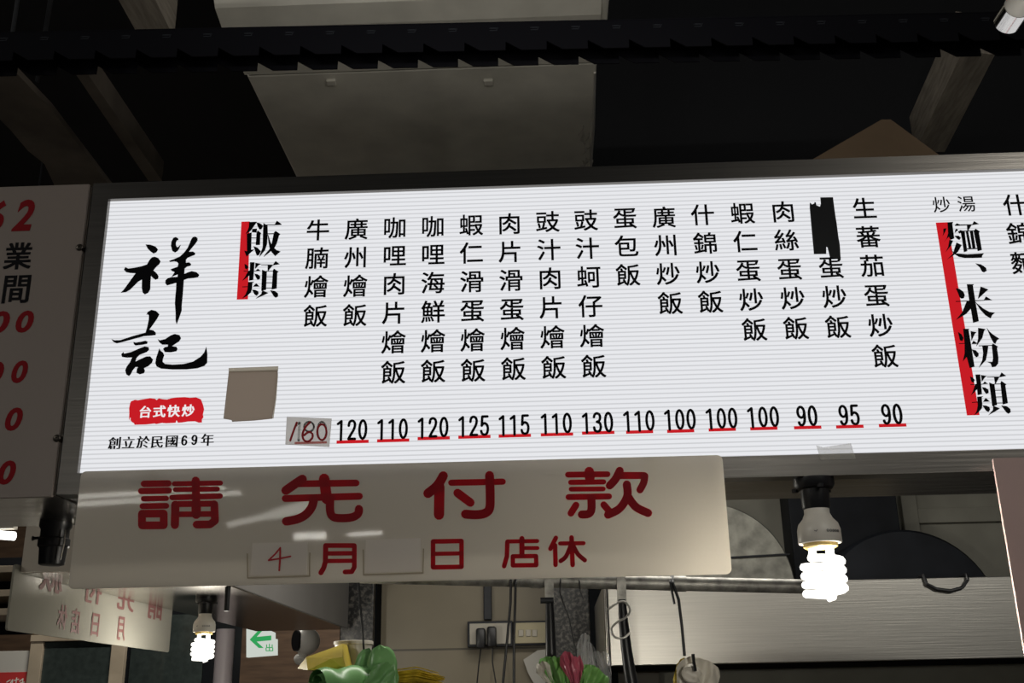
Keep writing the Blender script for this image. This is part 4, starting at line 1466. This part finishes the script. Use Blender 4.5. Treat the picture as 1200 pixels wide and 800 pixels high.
# yellow raffia
rf = thing('raffia_bundle', P(490, 795, BY + .04), 'bundle of yellow raffia string right of the green bags', 'string')
random.seed(11)
for k in range(3):
    mb = MB()
    for i in range(26):
        y0 = BY + .03 + random.uniform(-.012, .02)
        s_ = random.uniform(-8, 9)
        a_ = P(456, 792 + s_ * .8 + k * 4, y0)
        b_ = P(488, 789 + s_ + k * 4, y0 - .006)
        c_ = P(505 + random.uniform(0, 17), 795 + s_ * .9 + k * 3, y0 + random.uniform(-.01, .01))
        mb.tube([a_, b_, c_], [.0012, .0013, .0008], 5)
    mb.build('strand_bunch', 'raffia', rf, True)

# pink and green bundle
pb = thing('pink_green_bags', P(668, 785, BY), 'bundle of pink and lime green plastic bags before the granite pillar', 'plastic bags')
for k, (cx, cy, w_, h_, dy, an, wv) in enumerate([(648, 795, 26, 52, .0, .38, 1.6), (656, 797, 30, 54, -.008, .20, 2.4), (661, 800, 34, 52, -.016, .05, 3.2), (667, 803, 36, 48, -.024, -.05, 3.6),
                                               (688, 799, 34, 40, .004, -.35, 2.6), (694, 802, 34, 36, -.006, -.6, 2.2)]):
    ruffle(cx, cy, w_, h_, BY + dy, 40 + k * 1.7, an, 'bag_lime', pb, 'green_bag', wv, .5, .35)
ruffle(640, 790, 18, 30, BY - .012, 60, .5, 'bag_white', pb, 'pale_bag_edge', 1.4, .6, .5)
ruffle(669, 786, 20, 44, BY - .030, 51, .28, 'bag_pink', pb, 'pink_bag', 1.8, .5, .45)
ruffle(676, 790, 16, 40, BY - .034, 52, -.05, 'bag_pink', pb, 'pink_bag', 1.4, .5, .4)
cl = thing('clear_bag', P(690, 770, BY + .05), 'clear plastic bag standing up behind the pink bags', 'bag')
ruffle(684, 770, 18, 54, BY + .03, 6, -.10, 'bag_clear', cl, 'bag_fold', 2.2, .8, .8)
ruffle(690, 774, 18, 46, BY + .04, 6.7, .10, 'bag_clear', cl, 'bag_fold', 2.6, .8, .8)
ruffle(704, 784, 30, 42, BY + .05, 8, .25, 'bag_clear', cl, 'bag_fold', 3.0, .7, .7)
# white bag with a yellow one behind, on the hook
wb = thing('white_bag', P(814, 788, BY), 'knotted white plastic bag on the black wire at the bottom', 'bag')
ruffle(816, 794, 46, 46, BY, 21, -.1, 'bag_white', wb, 'bag_body', 1.3, .35, .95)
ruffle(822, 797, 40, 46, BY - .012, 27, -.3, 'bag_white', wb, 'bag_body', 1.8, .3, .9)
leaf(811, 790, 20, 22, BY - .03, 22, .9, 'bag_white', wb, 'knot', 3)
ruffle(799, 790, 18, 38, BY + .02, 23, -.35, 'bag_yellow', wb, 'yellow_lining', 1.2, .4, .9)
pa = [P(x, y, BY - .05) for x, y in [(812, 766), (813, 775), (815, 786)]]
MB().tube(pa, .0030, 8).build('hook_tip', 'black_plastic', wb, True)

# ------------------------------------------------------------------ lower left background
yc = 2.2
q0, q1 = P(254, 740, yc), P(275, 740, yc)
tag(MB().lathe([((q1.x - q0.x) / 2, 0), ((q1.x - q0.x) / 2, FZ0 - .0016)], ((q0.x + q1.x) / 2, yc, 0), 24).build('stall_post', 'pvc_lilac', None, True), 'pale lilac round post behind the smaller spiral bulb', 'post')
# black rod under the inner edge
q = PZ(303, 687, FZ0 - .002)
z1 = P(302, 715, q.y).z
q.x = min(q.x, -.670)
tag(MB().tube([(q.x, q.y, FZ0 - .0015), (q.x, q.y, z1)], [.006, .0052], 10).build('black_rod', 'black_plastic', None, True), 'short black rod hanging from the steel box edge', 'rod')
q = PZ(337, 704, FZ0 - .002)
# exit sign
EY = 5.6
to = lambda x, y, d=0.0: P(270 + x / 6.156, 670 + y / 6.156, EY + d)
ex = thing('exit_sign', to(215, 392), 'small white emergency exit sign with a green left arrow', 'exit sign')
MB().prism([to(x, y) for x, y in [(115, 395), (205, 388), (312, 435), (312, 480), (328, 482), (328, 598), (115, 615)]], (0, 1, 0), .05).build('sign_box', 'exit_white', ex)
mb = MB()
to7 = lambda x, y: to(x, y, -.002)
mb.prism([to7(x, y) for x, y in [(140, 488), (208, 415), (235, 418), (190, 468), (295, 458), (295, 492), (190, 502), (240, 548), (205, 548)]], (0, -1, 0), .003)
mb.build('green_arrow', 'exit_green', ex)
mb = MB()
for pts in ([(262, 525), (262, 545), (302, 545), (302, 525)], [(282, 520), (282, 566)], [(258, 548), (258, 568), (306, 568), (306, 548)]):
    stroke(mb, pts, 6, to7, .003)
mb.build('green_lettering', 'exit_green', ex)
q = to(250, 405, .02)
MB().tube([q, Vector((q.x, q.y, 4.4))], .008, 8).build('hanger_rod', 'dark_steel', ex)
# white cameras / dome
def dome(px, py, y, rr, label, lens):
    c_ = P(px, py, y)
    o = thing('security_camera', c_, label, 'camera')
    MB().lathe([(.001, -rr)] + [(rr * math.cos(a), rr * math.sin(a)) for a in [math.radians(x) for x in range(-80, 90, 12)]] + [(.001, rr)], c_, 28).build('housing', 'cam_white', o, True)
    if lens:
        lc = c_ + Vector((-rr * .55, -rr * .62, 0))
        n_ = Vector((-.62, -.78, 0)).normalized()
        s_ = Vector((.78, -.62, 0))
        pts = [c_ + n_ * rr * .80 + s_ * (rr * .46 * math.cos(a * PI / 12)) + Vector((0, 0, rr * .74 * math.sin(a * PI / 12))) for a in range(24)]
        MB().prism(pts, n_, rr * .22).build('black_lens', 'black_plastic', o)
        MB().lathe([(rr * .55, 0), (rr * .75, rr * .5), (rr * .75, rr * .9), (rr * .4, rr * 1.1)], c_ + Vector((0, 0, rr * 1.02)), 20).build('mount', 'cam_white', o, True)
        MB().blob(c_ + Vector((-rr * .35, 0, -rr * 1.25)), (rr * .5, rr * .5, rr * .45), 3, .05).build('lower_joint', 'cam_white', o, True)
        MB().tube([c_ + Vector((0, 0, rr * 2.0)), Vector((c_.x, c_.y, 4.4))], rr * .25, 8).build('drop_pole', 'dark_steel', o)
    return o


dome(359, 751, 3.3, .056, 'white camera with a black oval lens beside the granite pillar', True)
# cabinets along the far passage
CY = 4.6


def slab(name, px0, px1, py0, y, m, parent, d=.04, zlo=0.0, z1=None):
    a_, b_ = P(px0, py0, y), P(px1, py0, y)
    return MB().box(a_.x, b_.x, y, y + d, zlo, z1 if z1 else a_.z, .003).build(name, m, parent)


cbn = thing('glass_cabinet', (P(90, 790, CY).x, CY, 0), 'dark glass-fronted cabinet with pale wooden posts at the lower left', 'cabinet')
slab('wooden_post', 36, 51, 752, CY - .02, 'wood_pale', cbn)
slab('wooden_post', 131, 147, 752, CY - .02, 'wood_pale', cbn)
a_, b_ = P(36, 752, CY - .02), P(147, 752, CY - .02)
MB().box(a_.x, b_.x, CY - .03, CY + .06, a_.z + .001, a_.z + .035, .003).build('top_rail', 'wood_pale', cbn)
a_, b_ = P(51, 752, CY), P(131, 752, CY)
MB().box(a_.x, b_.x, CY, CY + .05, 0, a_.z, .001).build('glass_front', 'cab_glass', cbn)
cb2 = thing('dark_cabinet', (P(200, 790, CY).x, CY + .3, 0), 'tall black cabinet behind the smaller spiral bulb', 'cabinet')
a_, b_ = P(152, 700, CY + .3), P(252, 700, CY + .3)
MB().box(a_.x, b_.x, CY + .3, CY + .9, 0, a_.z + .05, .004).build('carcass', 'black_matte', cb2)
MB().box(a_.x + .04, b_.x - .04, CY + .285, CY + .2995, .2, a_.z - .1, .002).build('door', 'cab_glass', cb2)
wbd = thing('white_board', (P(12, 790, CY).x, CY, P(12, 790, CY).z), 'pale notice board with a red poster at the bottom left corner', 'board')
a_, b_ = P(-60, 800, CY), P(36, 762, CY)
MB().box(a_.x, b_.x - .002, CY, CY + .03, 0, b_.z, .003).build('board', 'board_white', wbd)
po = thing('red_poster', P(10, 795, CY - .01), 'red poster with white brush marks on the pale notice board', 'poster')
a_, b_ = P(-30, 830, CY - .004), P(32, 787, CY - .004)
MB().box(a_.x, b_.x, CY - .004, CY - .0002, a_.z, b_.z).build('paper', 'poster_red', po)
mb = MB()
toq = lambda x, y: P(x / 5, 640 + y / 5, CY - .0045)
for pts in ([(40, 795), (60, 782)], [(62, 800), (75, 780), (70, 810)], [(85, 785), (110, 778)], [(98, 770), (92, 815)], [(115, 790), (135, 775), (130, 810)], [(120, 800), (142, 795)]):
    stroke(mb, pts, 6, toq, .001)
mb.build('white_brush_marks', 'poster_white', po)
# wooden shelf at the far left edge
sh = thing('wooden_shelf', (P(0, 700, 3.6).x, 3.6, P(0, 736, 3.6).z), 'brown wooden shelving at the left edge behind the mirrored sign', 'shelf')
for (ya_, yb_2) in ((662, 680), (690, 702), (712, 730)):
    a_, b_ = P(-60, yb_2, 3.6), P(26, ya_, 3.6)
    MB().box(a_.x, b_.x, 3.6, 3.95, b_.z - .03, b_.z, .003).build('shelf_board', 'wood_pale', sh)
a_, b_ = P(20, 736, 3.6), P(26, 660, 3.6)
MB().box(a_.x, b_.x, 3.6, 3.95, a_.z, P(20, 640, 3.6).z, .003).build('upright', 'wood_brown', sh)
MB().box(P(-60, 640, 3.6).x, P(19, 700, 3.6).x, 3.955, 3.99, a_.z, P(20, 640, 3.6).z, .001).build('back_panel', 'black_matte', sh)
MB().tube([(a_.x + .02, 3.8, P(20, 640, 3.6).z), (a_.x + .02, 3.8, 4.4)], .006, 8).build('hanger_rod', 'dark_steel', sh)
# distant tube lamp at the left edge
q0, q1 = P(-60, 622, 3.2), P(17, 628, 3.2)
ft = thing('far_tube_lamp', (q1.x, 3.2, q1.z), 'bright white tube lamp at the far left edge below the opening hours sign', 'lamp')
MB().tube([q0, q1], .018, 12).build('glass_tube', 'far_tube_glow', ft, True)
MB().box(q0.x, q1.x, 3.18, 3.22, q1.z + .03, q1.z + .07, .003).build('batten', 'outlet_white', ft)
MB().tube([(q1.x - .1, 3.2, q1.z + .07), (q1.x - .1, 3.2, 4.4)], .004, 6).build('hanger_rod', 'dark_steel', ft)
